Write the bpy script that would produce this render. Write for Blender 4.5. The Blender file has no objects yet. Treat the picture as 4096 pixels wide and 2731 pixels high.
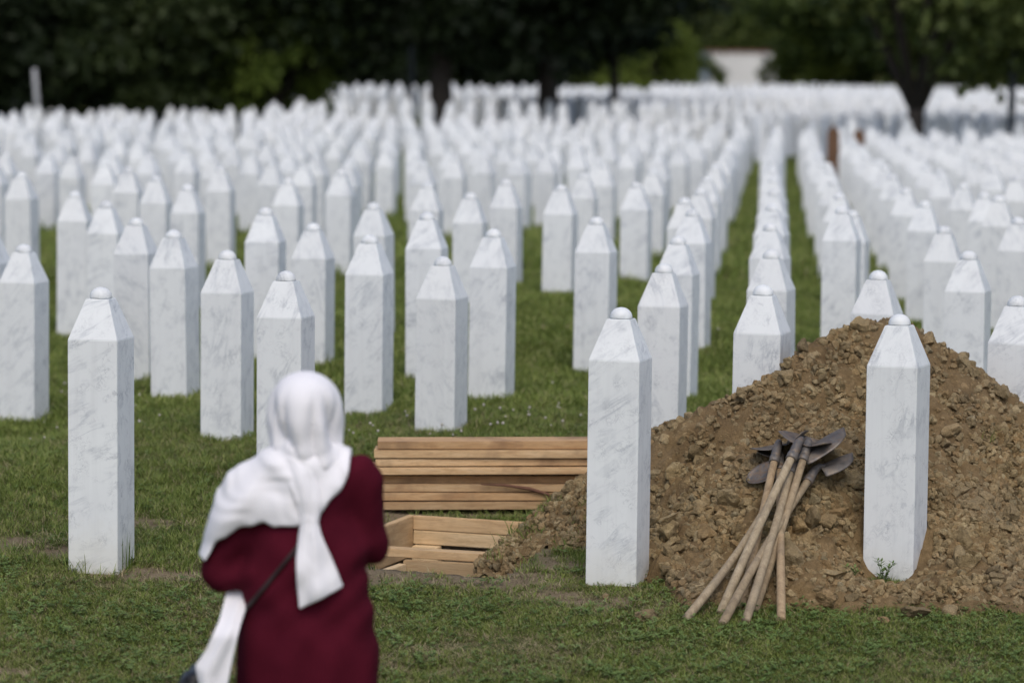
import bpy, bmesh, math, random
import numpy as np
from mathutils import Vector, Matrix

R = math.radians
random.seed(7)
rng = np.random.default_rng(7)
sc = bpy.context.scene
C = sc.collection

# ------------------------------------------------------------------ camera
# full-photo pixels (4096 x 2731) are used to survey positions on the ground
FPX, ZC = 12500.0, 2.114
PITCH, ROLL = math.atan(1067.5 / FPX), R(0.6)
_f = Vector((0, math.cos(PITCH), -math.sin(PITCH)))
_r0 = Vector((1, 0, 0)); _u0 = Vector((0, math.sin(PITCH), math.cos(PITCH)))
_r = _r0 * math.cos(ROLL) + _u0 * math.sin(ROLL)
_u = _u0 * math.cos(ROLL) - _r0 * math.sin(ROLL)
cam = bpy.data.cameras.new('camera')
camo = bpy.data.objects.new('camera', cam); C.objects.link(camo)
camo.matrix_world = Matrix(((_r.x, _u.x, -_f.x, 0), (_r.y, _u.y, -_f.y, 0), (_r.z, _u.z, -_f.z, ZC), (0, 0, 0, 1)))
cam.sensor_width = 36.0; cam.lens = FPX / 4096 * 36
cam.clip_start = 0.1; cam.clip_end = 2000
cam.dof.use_dof = True; cam.dof.focus_distance = 13.5
cam.dof.aperture_fstop = 1.95; cam.dof.aperture_blades = 9
sc.camera = camo

# ------------------------------------------------------------------ light
SUN_EL, SUN_AZ = R(54), R(174)          # azimuth from +Y, clockwise: behind the camera
sdir = Vector((math.sin(SUN_AZ) * math.cos(SUN_EL), math.cos(SUN_AZ) * math.cos(SUN_EL), math.sin(SUN_EL)))
w = bpy.data.worlds.new('World'); sc.world = w; w.use_nodes = True
nt = w.node_tree
sky = nt.nodes.new('ShaderNodeTexSky'); sky.sky_type = 'NISHITA'; sky.sun_disc = False
sky.sun_elevation = SUN_EL; sky.sun_rotation = SUN_AZ
sky.air_density = 0.75; sky.dust_density = 3.0; sky.ozone_density = 1.0
nt.links.new(sky.outputs[0], nt.nodes['Background'].inputs[0])
nt.nodes['Background'].inputs[1].default_value = 0.15
sl = bpy.data.lights.new('sun', 'SUN'); sl.energy = 0.62; sl.angle = R(32); sl.color = (0.985, 0.975, 0.92)
so = bpy.data.objects.new('sun', sl); C.objects.link(so)
so.rotation_euler = (-sdir).to_track_quat('-Z', 'Y').to_euler(); so.location = sdir * 60
sc.view_settings.view_transform = 'Standard'; sc.view_settings.look = 'None'
sc.view_settings.exposure = 0.29; sc.view_settings.gamma = 1.0; sc.view_settings.use_curve_mapping = False
sc.cycles.use_denoising = True
sc.cycles.max_bounces = 6; sc.cycles.diffuse_bounces = 3; sc.cycles.glossy_bounces = 2
sc.cycles.transparent_max_bounces = 4


def ray(px, py):
    return _f * FPX + _r * (px - 2048) - _u * (py - 1365.5)


def pt(px, py, Y):
    d = ray(px, py)
    return Vector((0, 0, ZC)) + d * (Y / d.y)


def proj(P):
    v = Vector(P) - Vector((0, 0, ZC)); k = FPX / v.dot(_f)
    return 2048 + v.dot(_r) * k, 1365.5 - v.dot(_u) * k


VS = 4096 / 2352.0                       # survey sheet at 2352 px wide -> photo pixels

# ------------------------------------------------------------------ numeric noise
def _h(ix, iy, s):
    n = (ix.astype(np.int64) * 374761393 + iy.astype(np.int64) * 668265263 + s * 1274126177) & 0xffffffff
    n = ((n ^ (n >> 13)) * 1103515245) & 0xffffffff
    n = ((n ^ (n >> 16)) * 2246822519) & 0xffffffff
    return ((n ^ (n >> 15)) & 0xffffff) / float(0xffffff)


def vn(x, y, s=0):
    x = np.asarray(x, float); y = np.asarray(y, float)
    ix = np.floor(x); iy = np.floor(y); fx = x - ix; fy = y - iy
    fx = fx * fx * (3 - 2 * fx); fy = fy * fy * (3 - 2 * fy)
    a = _h(ix, iy, s); b = _h(ix + 1, iy, s); c = _h(ix, iy + 1, s); d = _h(ix + 1, iy + 1, s)
    return (a + (b - a) * fx) * (1 - fy) + (c + (d - c) * fx) * fy


def fbm(x, y, s=0, o=4):
    t = 0; a = .5; k = 1
    for i in range(o):
        t = t + a * vn(x * k, y * k, s + i); a *= .5; k *= 2.03
    return t


def worley(x, y, s=0):
    x = np.asarray(x, float); y = np.asarray(y, float)
    ix = np.floor(x); iy = np.floor(y); best = np.full(x.shape, 9.0); cid = np.zeros(x.shape)
    for dx in (-1, 0, 1):
        for dy in (-1, 0, 1):
            cx = ix + dx; cy = iy + dy
            px = cx + _h(cx, cy, s); py = cy + _h(cx, cy, s + 5)
            d = (px - x) ** 2 + (py - y) ** 2
            m = d < best; best = np.where(m, d, best); cid = np.where(m, _h(cx, cy, s + 9), cid)
    return np.sqrt(best), cid


def sstep(a, b, x):
    t = np.clip((np.asarray(x, float) - a) / (b - a), 0, 1); return t * t * (3 - 2 * t)

# ------------------------------------------------------------------ object helpers
def tag(o, label=None, cat=None, group=None, kind=None):
    if label: o['label'] = label
    if cat: o['category'] = cat
    if group: o['group'] = group
    if kind: o['kind'] = kind
    return o


def empty(name, loc=(0, 0, 0), rz=0):
    o = bpy.data.objects.new(name, None); C.objects.link(o)
    o.location = loc; o.rotation_euler = (0, 0, rz); o.empty_display_size = .1
    return o


def mesh_np(name, V, Fc, smooth=False):
    me = bpy.data.meshes.new(name)
    V = np.asarray(V, np.float32); n = Fc.shape[1]; nf = len(Fc)
    me.vertices.add(len(V)); me.vertices.foreach_set('co', V.ravel())
    me.loops.add(nf * n); me.loops.foreach_set('vertex_index', np.asarray(Fc, np.int32).ravel())
    me.polygons.add(nf)
    me.polygons.foreach_set('loop_start', np.arange(nf, dtype=np.int32) * n)
    if smooth: me.polygons.foreach_set('use_smooth', np.ones(nf, bool))
    me.update(calc_edges=True); me.validate()
    return me


def obj(name, me, m=None, parent=None, loc=None):
    o = bpy.data.objects.new(name, me); C.objects.link(o)
    if m and not me.materials: me.materials.append(m)
    if parent: o.parent = parent
    if loc is not None: o.location = loc
    return o


def bm_mesh(name, bm, smooth=False):
    me = bpy.data.meshes.new(name); bm.normal_update(); bm.to_mesh(me); bm.free()
    if smooth:
        for p in me.polygons: p.use_smooth = True
    return me


def grid_faces(nx, ny):
    i = np.arange((nx - 1) * (ny - 1)); a = (i // (nx - 1)) * nx + i % (nx - 1)
    return np.stack([a, a + 1, a + nx + 1, a + nx], 1)


def box_mesh(name, sx, sy, sz, bev=.003, jitter=0, rnd=None):
    bm = bmesh.new(); bmesh.ops.create_cube(bm, size=1)
    for v in bm.verts:
        v.co = Vector((v.co.x * sx, v.co.y * sy, v.co.z * sz))
        if jitter:
            v.co += Vector([(rnd.random() - .5) * jitter for _ in range(3)])
    if bev: bmesh.ops.bevel(bm, geom=bm.edges[:], offset=bev, segments=2, affect='EDGES')
    return bm_mesh(name, bm)


def tube(bm, pts, rads, seg=10, cap=True):
    """one skinned tube along pts"""
    rings = []; up = Vector((0.13, 0.2, 1)).normalized()
    for i, p in enumerate(pts):
        p = Vector(p)
        d = (Vector(pts[min(i + 1, len(pts) - 1)]) - Vector(pts[max(i - 1, 0)])).normalized()
        a = d.cross(up)
        if a.length < .05: a = d.cross(Vector((1, 0, 0)))
        a.normalize(); b = d.cross(a)
        rings.append([bm.verts.new(p + (a * math.cos(2 * math.pi * k / seg) + b * math.sin(2 * math.pi * k / seg)) * rads[i]) for k in range(seg)])
    for i in range(len(rings) - 1):
        for k in range(seg):
            bm.faces.new((rings[i][k], rings[i][(k + 1) % seg], rings[i + 1][(k + 1) % seg], rings[i + 1][k]))
    if cap:
        bm.faces.new(rings[0][::-1]); bm.faces.new(rings[-1])

# ------------------------------------------------------------------ materials
class NT:
    def __init__(s, name):
        s.m = bpy.data.materials.new(name); s.m.use_nodes = True; s.t = s.m.node_tree
        s.p = s.t.nodes['Principled BSDF']; s.L = s.t.links.new

    def n(s, typ, ins=None, **kw):
        x = s.t.nodes.new('ShaderNode' + typ)
        for k, v in kw.items(): setattr(x, k, v)
        for k, v in (ins or {}).items():
            if hasattr(v, 'is_linked') or hasattr(v, 'links'): s.L(v, x.inputs[k])
            else: x.inputs[k].default_value = v
        return x

    def ramp(s, fac, stops, interp='LINEAR'):
        x = s.t.nodes.new('ShaderNodeValToRGB'); s.L(fac, x.inputs[0]); x.color_ramp.interpolation = interp
        el = x.color_ramp.elements
        while len(el) < len(stops): el.new(.5)
        for e, (p, c) in zip(el, stops): e.position = p; e.color = (c[0], c[1], c[2], 1) if len(c) > 1 else (c[0],) * 3 + (1,)
        return x.outputs[0]

    def noise(s, vec, scale, detail=4, rough=.55, dist=0):
        x = s.n('TexNoise', {'Scale': scale, 'Detail': detail, 'Roughness': rough, 'Distortion': dist})
        if vec is not None: s.L(vec, x.inputs['Vector'])
        return x.outputs['Fac']

    def mix(s, fac, a, b, mode='MIX'):
        x = s.t.nodes.new('ShaderNodeMix'); x.data_type = 'RGBA'; x.blend_type = mode
        for k, v in ((0, fac), (6, a), (7, b)):
            if hasattr(v, 'links'): s.L(v, x.inputs[k])
            else: x.inputs[k].default_value = v if k == 0 else (tuple(v) + (1,))[:4]
        return x.outputs[2]

    def math(s, op, a, b=0.0, c=0.0):
        x = s.t.nodes.new('ShaderNodeMath'); x.operation = op
        for k, v in enumerate((a, b, c)):
            if hasattr(v, 'links'): s.L(v, x.inputs[k])
            else: x.inputs[k].default_value = v
        return x.outputs[0]

    def bump(s, h, strength=.3, dist=.01):
        x = s.n('Bump', {'Strength': strength, 'Distance': dist, 'Height': h}); s.L(x.outputs[0], s.p.inputs['Normal'])

    def out(s, col=None, rough=None, **kw):
        for k, v in (('Base Color', col), ('Roughness', rough)):
            if v is None: continue
            if hasattr(v, 'links'): s.L(v, s.p.inputs[k])
            else: s.p.inputs[k].default_value = v if k == 'Roughness' else (tuple(v) + (1,))[:4]
        for k, v in kw.items(): s.p.inputs[k].default_value = v
        return s.m


def m_marble():
    t = NT('white_marble')
    tc = t.n('TexCoord'); oi = t.n('ObjectInfo')
    off = t.n('CombineXYZ', {0: t.math('MULTIPLY', oi.outputs['Random'], 37.0), 1: t.math('MULTIPLY', oi.outputs['Random'], 91.0), 2: t.math('MULTIPLY', oi.outputs['Random'], 53.0)})
    rot = t.n('CombineXYZ', {0: 0.3, 1: t.math('MULTIPLY_ADD', oi.outputs['Random'], 1.9, -1.25), 2: t.math('MULTIPLY', oi.outputs['Random'], 5.0)})
    vr = t.n('VectorRotate', {'Vector': tc.outputs['Object'], 'Rotation': rot.outputs[0]}, rotation_type='EULER_XYZ')
    st = t.n('VectorMath', {0: vr.outputs[0], 1: (1.0, 1.0, 0.16)}, operation='MULTIPLY')
    v = t.n('VectorMath', {0: st.outputs[0], 1: off.outputs[0]}, operation='ADD').outputs[0]
    v2 = t.n('VectorMath', {0: vr.outputs[0], 1: off.outputs[0]}, operation='ADD').outputs[0]
    n1 = t.noise(v, 13, 6, .62, .45)
    ridge = t.math('ABSOLUTE', t.math('SUBTRACT', n1, .5))
    vein = t.ramp(ridge, [(0, (1,)), (.018, (.55,)), (.06, (0,))])
    patch = t.ramp(t.noise(v2, 7, 3, .5), [(.42, (0,)), (.68, (1,))])
    vfac = t.math('MULTIPLY', vein, patch)
    n2 = t.noise(v2, 22, 8, .7, 1.0)
    fine = t.ramp(t.math('ABSOLUTE', t.math('SUBTRACT', n2, .5)), [(0, (1,)), (.012, (.4,)), (.03, (0,))])
    ffac = t.math('MULTIPLY', fine, t.ramp(t.noise(v2, 14, 2), [(.45, (0,)), (.7, (1,))]))
    cloud = t.ramp(t.noise(v, 5, 5, .6), [(.35, (0,)), (.75, (1,))])
    tone = t.mix(t.math('MULTIPLY', oi.outputs['Random'], .9), (.785, .81, .80), (.71, .73, .715))
    col = t.mix(t.math('MULTIPLY', cloud, .38), tone, (.64, .655, .665))
    col = t.mix(t.math('MULTIPLY', vfac, .75), col, (.38, .41, .44))
    col = t.mix(t.math('MULTIPLY', ffac, .80), col, (.34, .36, .38))
    rs = t.n('VectorMath', {0: tc.outputs['Object'], 1: (26.0, 26.0, 1.1)}, operation='MULTIPLY')
    rs = t.n('VectorMath', {0: rs.outputs[0], 1: off.outputs[0]}, operation='ADD').outputs[0]
    col = t.mix(t.math('MULTIPLY', t.ramp(t.noise(rs, 1.0, 4, .6), [(.5, (0,)), (.75, (1,))]), .32), col, (.56, .57, .57))
    # grey weather spots and ochre splash near the foot
    spot = t.ramp(t.noise(v2, 130, 2, .5), [(.70, (0,)), (.76, (1,))])
    col = t.mix(t.math('MULTIPLY', spot, .16), col, (.35, .33, .30))
    sep = t.n('SeparateXYZ', {0: tc.outputs['Object']})
    foot = t.ramp(t.math('ADD', sep.outputs[2], t.math('MULTIPLY', t.noise(v2, 18, 3), .18)), [(.08, (1,)), (.34, (0,))])
    col = t.mix(t.math('MULTIPLY', foot, .38), col, (.55, .50, .36))
    t.bump(t.noise(v2, 260, 2), .08, .002)
    return t.out(col, .52, **{'Specular IOR Level': .35})


def m_soil(name='soil', tone=(1, 1, 1), patch=.75):
    t = NT(name)
    g = t.n('NewGeometry'); oi = t.n('ObjectInfo')
    P = g.outputs['Position']
    big = t.noise(P, 2.2, 4, .6)
    mid = t.noise(P, 17, 5, .65)
    fine = t.noise(P, 140, 4, .7)
    c = t.ramp(mid, [(.25, (.160, .110, .052)), (.5, (.280, .202, .102)), (.75, (.440, .335, .190))])
    c = t.mix(t.ramp(big, [(.4, (0,)), (.62, (1,))]), c, t.mix(.65, c, (.265, .200, .118)))
    c = t.mix(t.ramp(fine, [(.3, (.5,)), (.62, (0,))]), c, (.085, .060, .034))
    dark_patch = t.ramp(t.noise(P, 4.5, 3, .6, .5), [(.50, (0,)), (.66, (patch,))])  # low-frequency noise patches that darken the soil colour
    c = t.mix(dark_patch, c, t.mix(.62, c, (.085, .056, .032)))
    rv = t.ramp(oi.outputs['Random'], [(0, (.72, .69, .66)), (.2, (1.0, .97, .93)), (.55, (1.22, 1.18, 1.12)), (.80, (1.08, .93, .80)), (.92, (1.45, 1.44, 1.42)), (1, (.9, .95, 1.0))])
    c = t.mix(1.0, c, rv, 'MULTIPLY')
    c = t.mix(1.0, c, tone, 'MULTIPLY')
    h = t.math('ADD', t.math('MULTIPLY', t.noise(P, 60, 5, .7), 1.0), t.math('MULTIPLY', fine, .5))
    t.bump(h, .9, .014)
    return t.out(c, .95, **{'Specular IOR Level': .15})


def m_ground():
    t = NT('lawn_soil')
    g = t.n('NewGeometry'); P = g.outputs['Position']
    at = t.n('Attribute', attribute_name='bare')
    n = t.noise(P, 6, 5, .65); f = t.noise(P, 90, 4, .7)
    green = t.ramp(n, [(.3, (.068, .080, .022)), (.55, (.105, .120, .034)), (.75, (.155, .145, .060))])
    green = t.mix(t.ramp(f, [(.35, (.6,)), (.6, (0,))]), green, (.030, .028, .014))
    dirt = t.ramp(f, [(.3, (.13, .10, .062)), (.6, (.235, .185, .120)), (.8, (.33, .27, .185))])
    fac = t.math('ADD', at.outputs['Fac'], t.math('MULTIPLY_ADD', t.noise(P, 30, 3), .5, -.25))
    col = t.mix(t.ramp(fac, [(.35, (0,)), (.6, (1,))]), green, dirt)
    t.bump(f, .8, .015)
    return t.out(col, .95, **{'Specular IOR Level': .1})


def m_leaf(name, stops, rough=.55, transl=0.0, wscale=1.3):
    t = NT(name)
    oi = t.n('ObjectInfo'); g = t.n('NewGeometry')
    n = t.noise(g.outputs['Position'], wscale, 3)
    fac = t.math('ADD', t.math('MULTIPLY', oi.outputs['Random'], .5), t.math('MULTIPLY', n, .5))
    fac = t.math('ADD', fac, t.math('MULTIPLY_ADD', g.outputs['Random Per Island'], .3, -.15))
    c = t.ramp(fac, stops)
    m = t.out(c, rough, **{'Specular IOR Level': .25})
    if transl:
        tr = t.n('BsdfTranslucent', {'Color': c}); mx = t.n('MixShader', {0: transl})
        t.L(t.p.outputs[0], mx.inputs[1]); t.L(tr.outputs[0], mx.inputs[2])
        t.L(mx.outputs[0], t.t.nodes['Material Output'].inputs[0])
    return m


def m_wood(name, stops, axis=(1, 9, 9), scale=5, stain=.5, dark=(.10, .07, .045)):
    t = NT(name)
    tc = t.n('TexCoord'); oi = t.n('ObjectInfo')
    off = t.n('CombineXYZ', {0: t.math('MULTIPLY', oi.outputs['Random'], 31.0), 1: t.math('MULTIPLY', oi.outputs['Random'], 17.0), 2: 0.0})
    v = t.n('VectorMath', {0: tc.outputs['Object'], 1: axis}, operation='MULTIPLY')
    v = t.n('VectorMath', {0: v.outputs[0], 1: off.outputs[0]}, operation='ADD').outputs[0]
    n = t.noise(v, scale, 6, .65, .8)
    c = t.ramp(n, stops)
    tint = t.ramp(oi.outputs['Random'], [(0, (.66, .60, .53)), (.3, (.98, .95, .90)), (.6, (1.10, 1.05, .97)), (.8, (.92, .80, .68)), (1, (.76, .72, .66))])
    c = t.mix(1.0, c, tint, 'MULTIPLY')
    v2 = t.n('VectorMath', {0: tc.outputs['Object'], 1: off.outputs[0]}, operation='ADD').outputs[0]
    blot = t.ramp(t.noise(v2, 4.5, 4, .6), [(.52, (0,)), (.72, (1,))])
    c = t.mix(t.math('MULTIPLY', blot, stain), c, dark)
    grain = t.ramp(t.noise(v, scale * 6, 3, .6), [(.3, (.6,)), (.5, (0,))])
    c = t.mix(grain, c, t.mix(.5, c, dark))
    t.bump(t.noise(v, scale * 7, 3), .35, .004)
    return t.out(c, .75, **{'Specular IOR Level': .25})


def m_simple(name, col, rough=.6, nscale=30, amt=.35, dark=None, bump=.2, metal=0.0, bd=.003):
    t = NT(name); tc = t.n('TexCoord')
    n = t.noise(tc.outputs['Object'], nscale, 4, .6)
    d = dark or tuple(c * .45 for c in col)
    c = t.mix(t.math('MULTIPLY', t.ramp(n, [(.35, (1,)), (.65, (0,))]), amt), col, d)
    t.bump(n, bump, bd)
    return t.out(c, rough, Metallic=metal)


def m_metal():
    t = NT('worn_steel'); tc = t.n('TexCoord'); oi = t.n('ObjectInfo')
    n = t.noise(tc.outputs['Object'], 16, 5, .65); n2 = t.noise(tc.outputs['Object'], 60, 4, .7)
    c = t.ramp(n, [(.3, (.065, .062, .060)), (.5, (.13, .122, .115)), (.7, (.24, .205, .16))])
    rust = t.math('MULTIPLY', t.ramp(n2, [(.42, (0,)), (.6, (1,))]), t.ramp(oi.outputs['Random'], [(.3, (.15,)), (.9, (.75,))]))
    c = t.mix(rust, c, (.20, .115, .055))
    t.bump(n2, .3, .003)
    return t.out(c, .55, Metallic=.35)


def m_cloth(name, col, dark, scale=6, amt=.3, weave=600, rough=.9, bump=.15, transl=0):
    t = NT(name); tc = t.n('TexCoord')
    n = t.noise(tc.outputs['Object'], scale, 4, .6)
    c = t.mix(t.math('MULTIPLY', t.ramp(n, [(.35, (1,)), (.7, (0,))]), amt), col, dark)
    t.bump(t.noise(tc.outputs['Object'], weave, 2), bump, .001)
    m = t.out(c, rough, **{'Specular IOR Level': .06})
    return m


MARBLE = m_marble(); SOIL = m_soil('moist_soil_gap_shade', (.72, .745, .76)); LIT_DRYSOIL = m_soil('dry_clod_toplit', (1.06, 1.13, 1.18), .35); GROUND = m_ground()  # base darkened as crevice shade besides moisture; dry clods paled as if top-lit
GRASS = m_leaf('grass_green', [(.15, (.094, .138, .024)), (.45, (.160, .216, .042)), (.7, (.245, .285, .072)), (.95, (.34, .34, .13))], .6, .25, 2.2)
STRAW = m_leaf('grass_dry', [(.2, (.20, .165, .085)), (.6, (.32, .27, .15)), (.95, (.42, .37, .23))], .8)
CLOVER = m_leaf('clover_leaf', [(.15, (.070, .120, .026)), (.5, (.110, .170, .040)), (.95, (.17, .225, .07))], .55)
PETAL = m_simple('clover_flower', (.50, .47, .42), .9, 200, .5, (.32, .26, .22))
BOARD = m_wood('sawn_timber', [(.3, (.46, .30, .165)), (.5, (.58, .41, .235)), (.7, (.68, .51, .32))], (1.0, 8, 8), 4, .65, (.21, .13, .075))
SHORE = m_wood('pale_timber', [(.3, (.50, .37, .215)), (.5, (.62, .48, .295)), (.7, (.70, .565, .365))], (1.0, 8, 8), 4, .35, (.25, .165, .09))
OLDWOOD = m_wood('handle_wood', [(.3, (.27, .215, .145)), (.5, (.39, .325, .225)), (.72, (.50, .425, .31))], (14, 14, 1.5), 2.2, .5, (.10, .085, .07))
STEEL = m_metal()

# ------------------------------------------------------------------ terrain
_py = [(-30, -1.6), (0, -1.1), (5, -.95), (9.5, -.45), (11.8, -.17), (12.6, -.08), (13.3, 0), (14.2, .04), (15, .12), (16.3, .22), (18, .22),
       (19.4, .26), (22, .30), (24, .32), (45, .36), (60, .44), (75, .50), (100, .66), (130, .84), (200, 1.1), (320, 7), (600, 38), (1200, 90)]
_yy = np.linspace(-30, 120, 6001); _zz = np.interp(_yy, [a for a, b in _py], [b for a, b in _py])
_k = np.hanning(33); _k /= _k.sum(); _zs = np.convolve(np.pad(_zz, 16, mode='edge'), _k, 'valid')
PIT_FL = Vector((-.46, 14.65)); PIT_T = R(18)
PU = Vector((math.cos(PIT_T), -math.sin(PIT_T))); PB = Vector((math.sin(PIT_T), math.cos(PIT_T)))
PIT_W, PIT_L, PIT_D = 0.86, 1.30, 0.60


def pit_uv(X, Y):
    dx = X - PIT_FL.x; dy = Y - PIT_FL.y
    return dx * PU.x + dy * PU.y, -(dx * PB.x + dy * PB.y)


def zg0(X, Y):
    X = np.asarray(X, float); Y = np.asarray(Y, float)
    z = np.where(Y < 118, np.interp(Y, _yy, _zs), np.interp(Y, [a for a, b in _py], [b for a, b in _py]))
    m = sstep(13.4, 15.5, Y)
    z = z + m * .10 * (fbm(X * .9 + 3, Y * .9, 11, 3) - .45) + .018 * (vn(X * 6, Y * 6, 5) - .5)
    z = z + .17 * np.exp(-((X - .6) / 1.3) ** 2) * sstep(19.0, 21.5, Y) * sstep(34, 27, Y)
    z = z - .17 * sstep(-2.0, -2.7, X) * sstep(15.4, 17.4, Y) * sstep(27, 22, Y)
    z = z - .085 * np.exp(-(np.maximum(np.abs(X - .1) - .75, 0) / .22) ** 2) * sstep(14.25, 14.5, Y) * sstep(15.25, 15.05, Y)
    z = z + sstep(210, 400, Y) * 6 * (vn(X * .012, Y * .012, 8) - .5)
    return z


def zg(X, Y):
    z = zg0(X, Y); u, v = pit_uv(np.asarray(X, float), np.asarray(Y, float))
    ins = (u > 0) & (u < PIT_W) & (v > 0) & (v < PIT_L)
    return np.where(ins, z - PIT_D + .06 * vn(np.asarray(X) * 12, np.asarray(Y) * 12, 3), z)


# spoil mound: crest surveyed along its skyline
_cp = [(1900, 2290, 13.5), (1980, 2222, 13.7), (2090, 2132, 13.95), (2180, 2040, 14.0), (2264, 1968, 14.05), (2340, 1925, 14.1), (2604, 1741, 14.08),
       (2786, 1660, 13.98), (2960, 1580, 13.94), (3117, 1492, 14.0), (3222, 1392, 14.14), (3396, 1322, 14.35), (3457, 1305, 14.35), (3550, 1300, 14.35),
       (3692, 1340, 14.35), (3780, 1400, 14.33), (3850, 1450, 14.3), (3970, 1540, 14.3), (4096, 1636, 14.25), (4400, 1850, 14.2), (4800, 2200, 14.1), (4950, 2400, 14.0)]
_cw = [pt(*c) for c in _cp]
_cX = np.array([p.x for p in _cw]); _cZ = np.array([p.z for p in _cw]); _cY = np.array([c[2] for c in _cp])


def mz(X, Y):
    X = np.asarray(X, float); Y = np.asarray(Y, float)
    zc_ = np.interp(X, _cX, _cZ, left=-.9, right=-.9); yc = np.interp(X, _cX, _cY)
    wob = .10 * (fbm(X * 1.7, Y * 1.7, 21, 3) - .45)
    s = np.interp(X, [-.1, .5, 1.0], [.55, .74, .80])
    d = np.abs(Y - yc + wob)
    z = zc_ + .05 - s * np.sqrt(d * d + .06 ** 2) + .045 * (fbm(X * 5, Y * 5, 31, 3) - .45)
    z = z - .24 * np.exp(-((X - 1.16) / .24) ** 2 - ((Y - 13.78) / .13) ** 2)   # hollow where the shovel heads lie
    z = z - .14 * np.exp(-((X - 1.60) / .17) ** 2 - ((Y - 13.14) / .13) ** 2)
    # spread apron of clods at the foot
    toe = 12.60 + .10 * (vn(X * 3.1, X * 0, 41) - .5) + .75 * (1 - sstep(.45, .78, X)) + .15 * sstep(2.2, 3.2, X)
    ap = zg0(X, Y) - .03 + .085 * sstep(0, .28, Y - toe) * sstep(.05, .6, X) + .03 * sstep(.1, .7, Y - toe)
    ap = ap - .13 * np.exp(-((X - 1.60) / .20) ** 2 - ((Y - 13.10) / .16) ** 2)
    ap = np.where((Y > 14.5) | ((X < .36) & (Y > 13.2)), -9, ap)
    k = 14.0
    return np.log(np.exp(np.clip(z, -3, 3) * k) + np.exp(np.clip(ap, -3, 3) * k)) / k


def on_mound(X, Y):
    return (mz(X, Y) > zg0(X, Y) + .012) & (X > -.35) & (X < 4.2) & (Y > 12.3) & (Y < 16.2)


def surf(X, Y):
    return np.where(on_mound(X, Y), mz(X, Y), zg(X, Y))


def hit(px, py, y0=11.0, y1=40.0, f=surf):
    Y = np.arange(y0, y1, .01); d = ray(px, py)
    X = d.x / d.y * Y; Z = ZC + d.z / d.y * Y
    i = np.argmax(f(X, Y) >= Z)
    return Vector((X[i], Y[i], Z[i]))


BARE = [(130, 1270, .30, .22, .85), (20, 1250, .25, .2, .85), (330, 1200, .28, .16, .7), (400, 1320, .45, .16, .85), (250, 1340, .3, .1, .5), (900, 1322, .65, .15, 1.8), (1060, 1330, .5, .12, 1.5), (1260, 1300, .30, .25, .75), (1200, 1320, .3, .15, .65), (1000, 1176, .5, .12, 1.6), (1150, 1172, .3, .12, 1.5), (880, 1180, .2, .15, 1.5),
        (1050, 1335, .35, .08, .9), (1180, 1345, .4, .12, .8), (1300, 1370, .35, .14, .7), (1370, 1385, .25, .12, .9), (30, 1540, .16, .05, .8),
        (880, 1200, .18, .2, 1.2), (1140, 820, .25, .2, .7), (700, 1030, .3, .25, .6), (130, 830, .2, .3, .7), (1090, 1480, .35, .08, .45), (2010, 1310, .15, .1, .8)]
_b = [(hit(x * VS, y * VS, f=zg0), a, b, s) for x, y, a, b, s in BARE]


def bare(X, Y):
    t = np.zeros_like(np.asarray(X, float))
    for p, a, b, s in _b:
        q = ((X - p.x) / a) ** 2 + ((Y - p.y) / b) ** 2
        t = np.maximum(t, s * np.exp(-q * 1.1))
    t = t + .35 * sstep(.56, .72, fbm(X * 1.6, Y * 1.6, 61, 3))
    u, v = pit_uv(X, Y)
    du = np.maximum(np.maximum(-u, u - PIT_W), 0); dv = np.maximum(np.maximum(-v, v - PIT_L), 0)
    t = np.maximum(t, 1.2 * np.exp(-(du ** 2 + dv ** 2) / .07 ** 2))
    return t


def axis(lo, a, b, hi, fine, g):
    x = list(np.arange(a, b, fine)); s = fine
    while x[-1] < hi: s *= g; x.append(x[-1] + s)
    s = fine
    while x[0] > lo: s *= g; x.insert(0, x[0] - s)
    return np.array(x)


gx = axis(-500, -3.1, 3.7, 500, .03, 1.13); gy = axis(-30, 11.4, 17.2, 1100, .03, 1.045)
GX, GY = np.meshgrid(gx, gy)
ground = obj('ground', mesh_np('ground', np.stack([GX.ravel(), GY.ravel(), zg(GX, GY).ravel()], 1), grid_faces(len(gx), len(gy)), True), GROUND)
tag(ground, kind='structure')
ba = ground.data.attributes.new('bare', 'FLOAT', 'POINT'); ba.data.foreach_set('value', bare(GX, GY).ravel().astype(np.float32))

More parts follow.
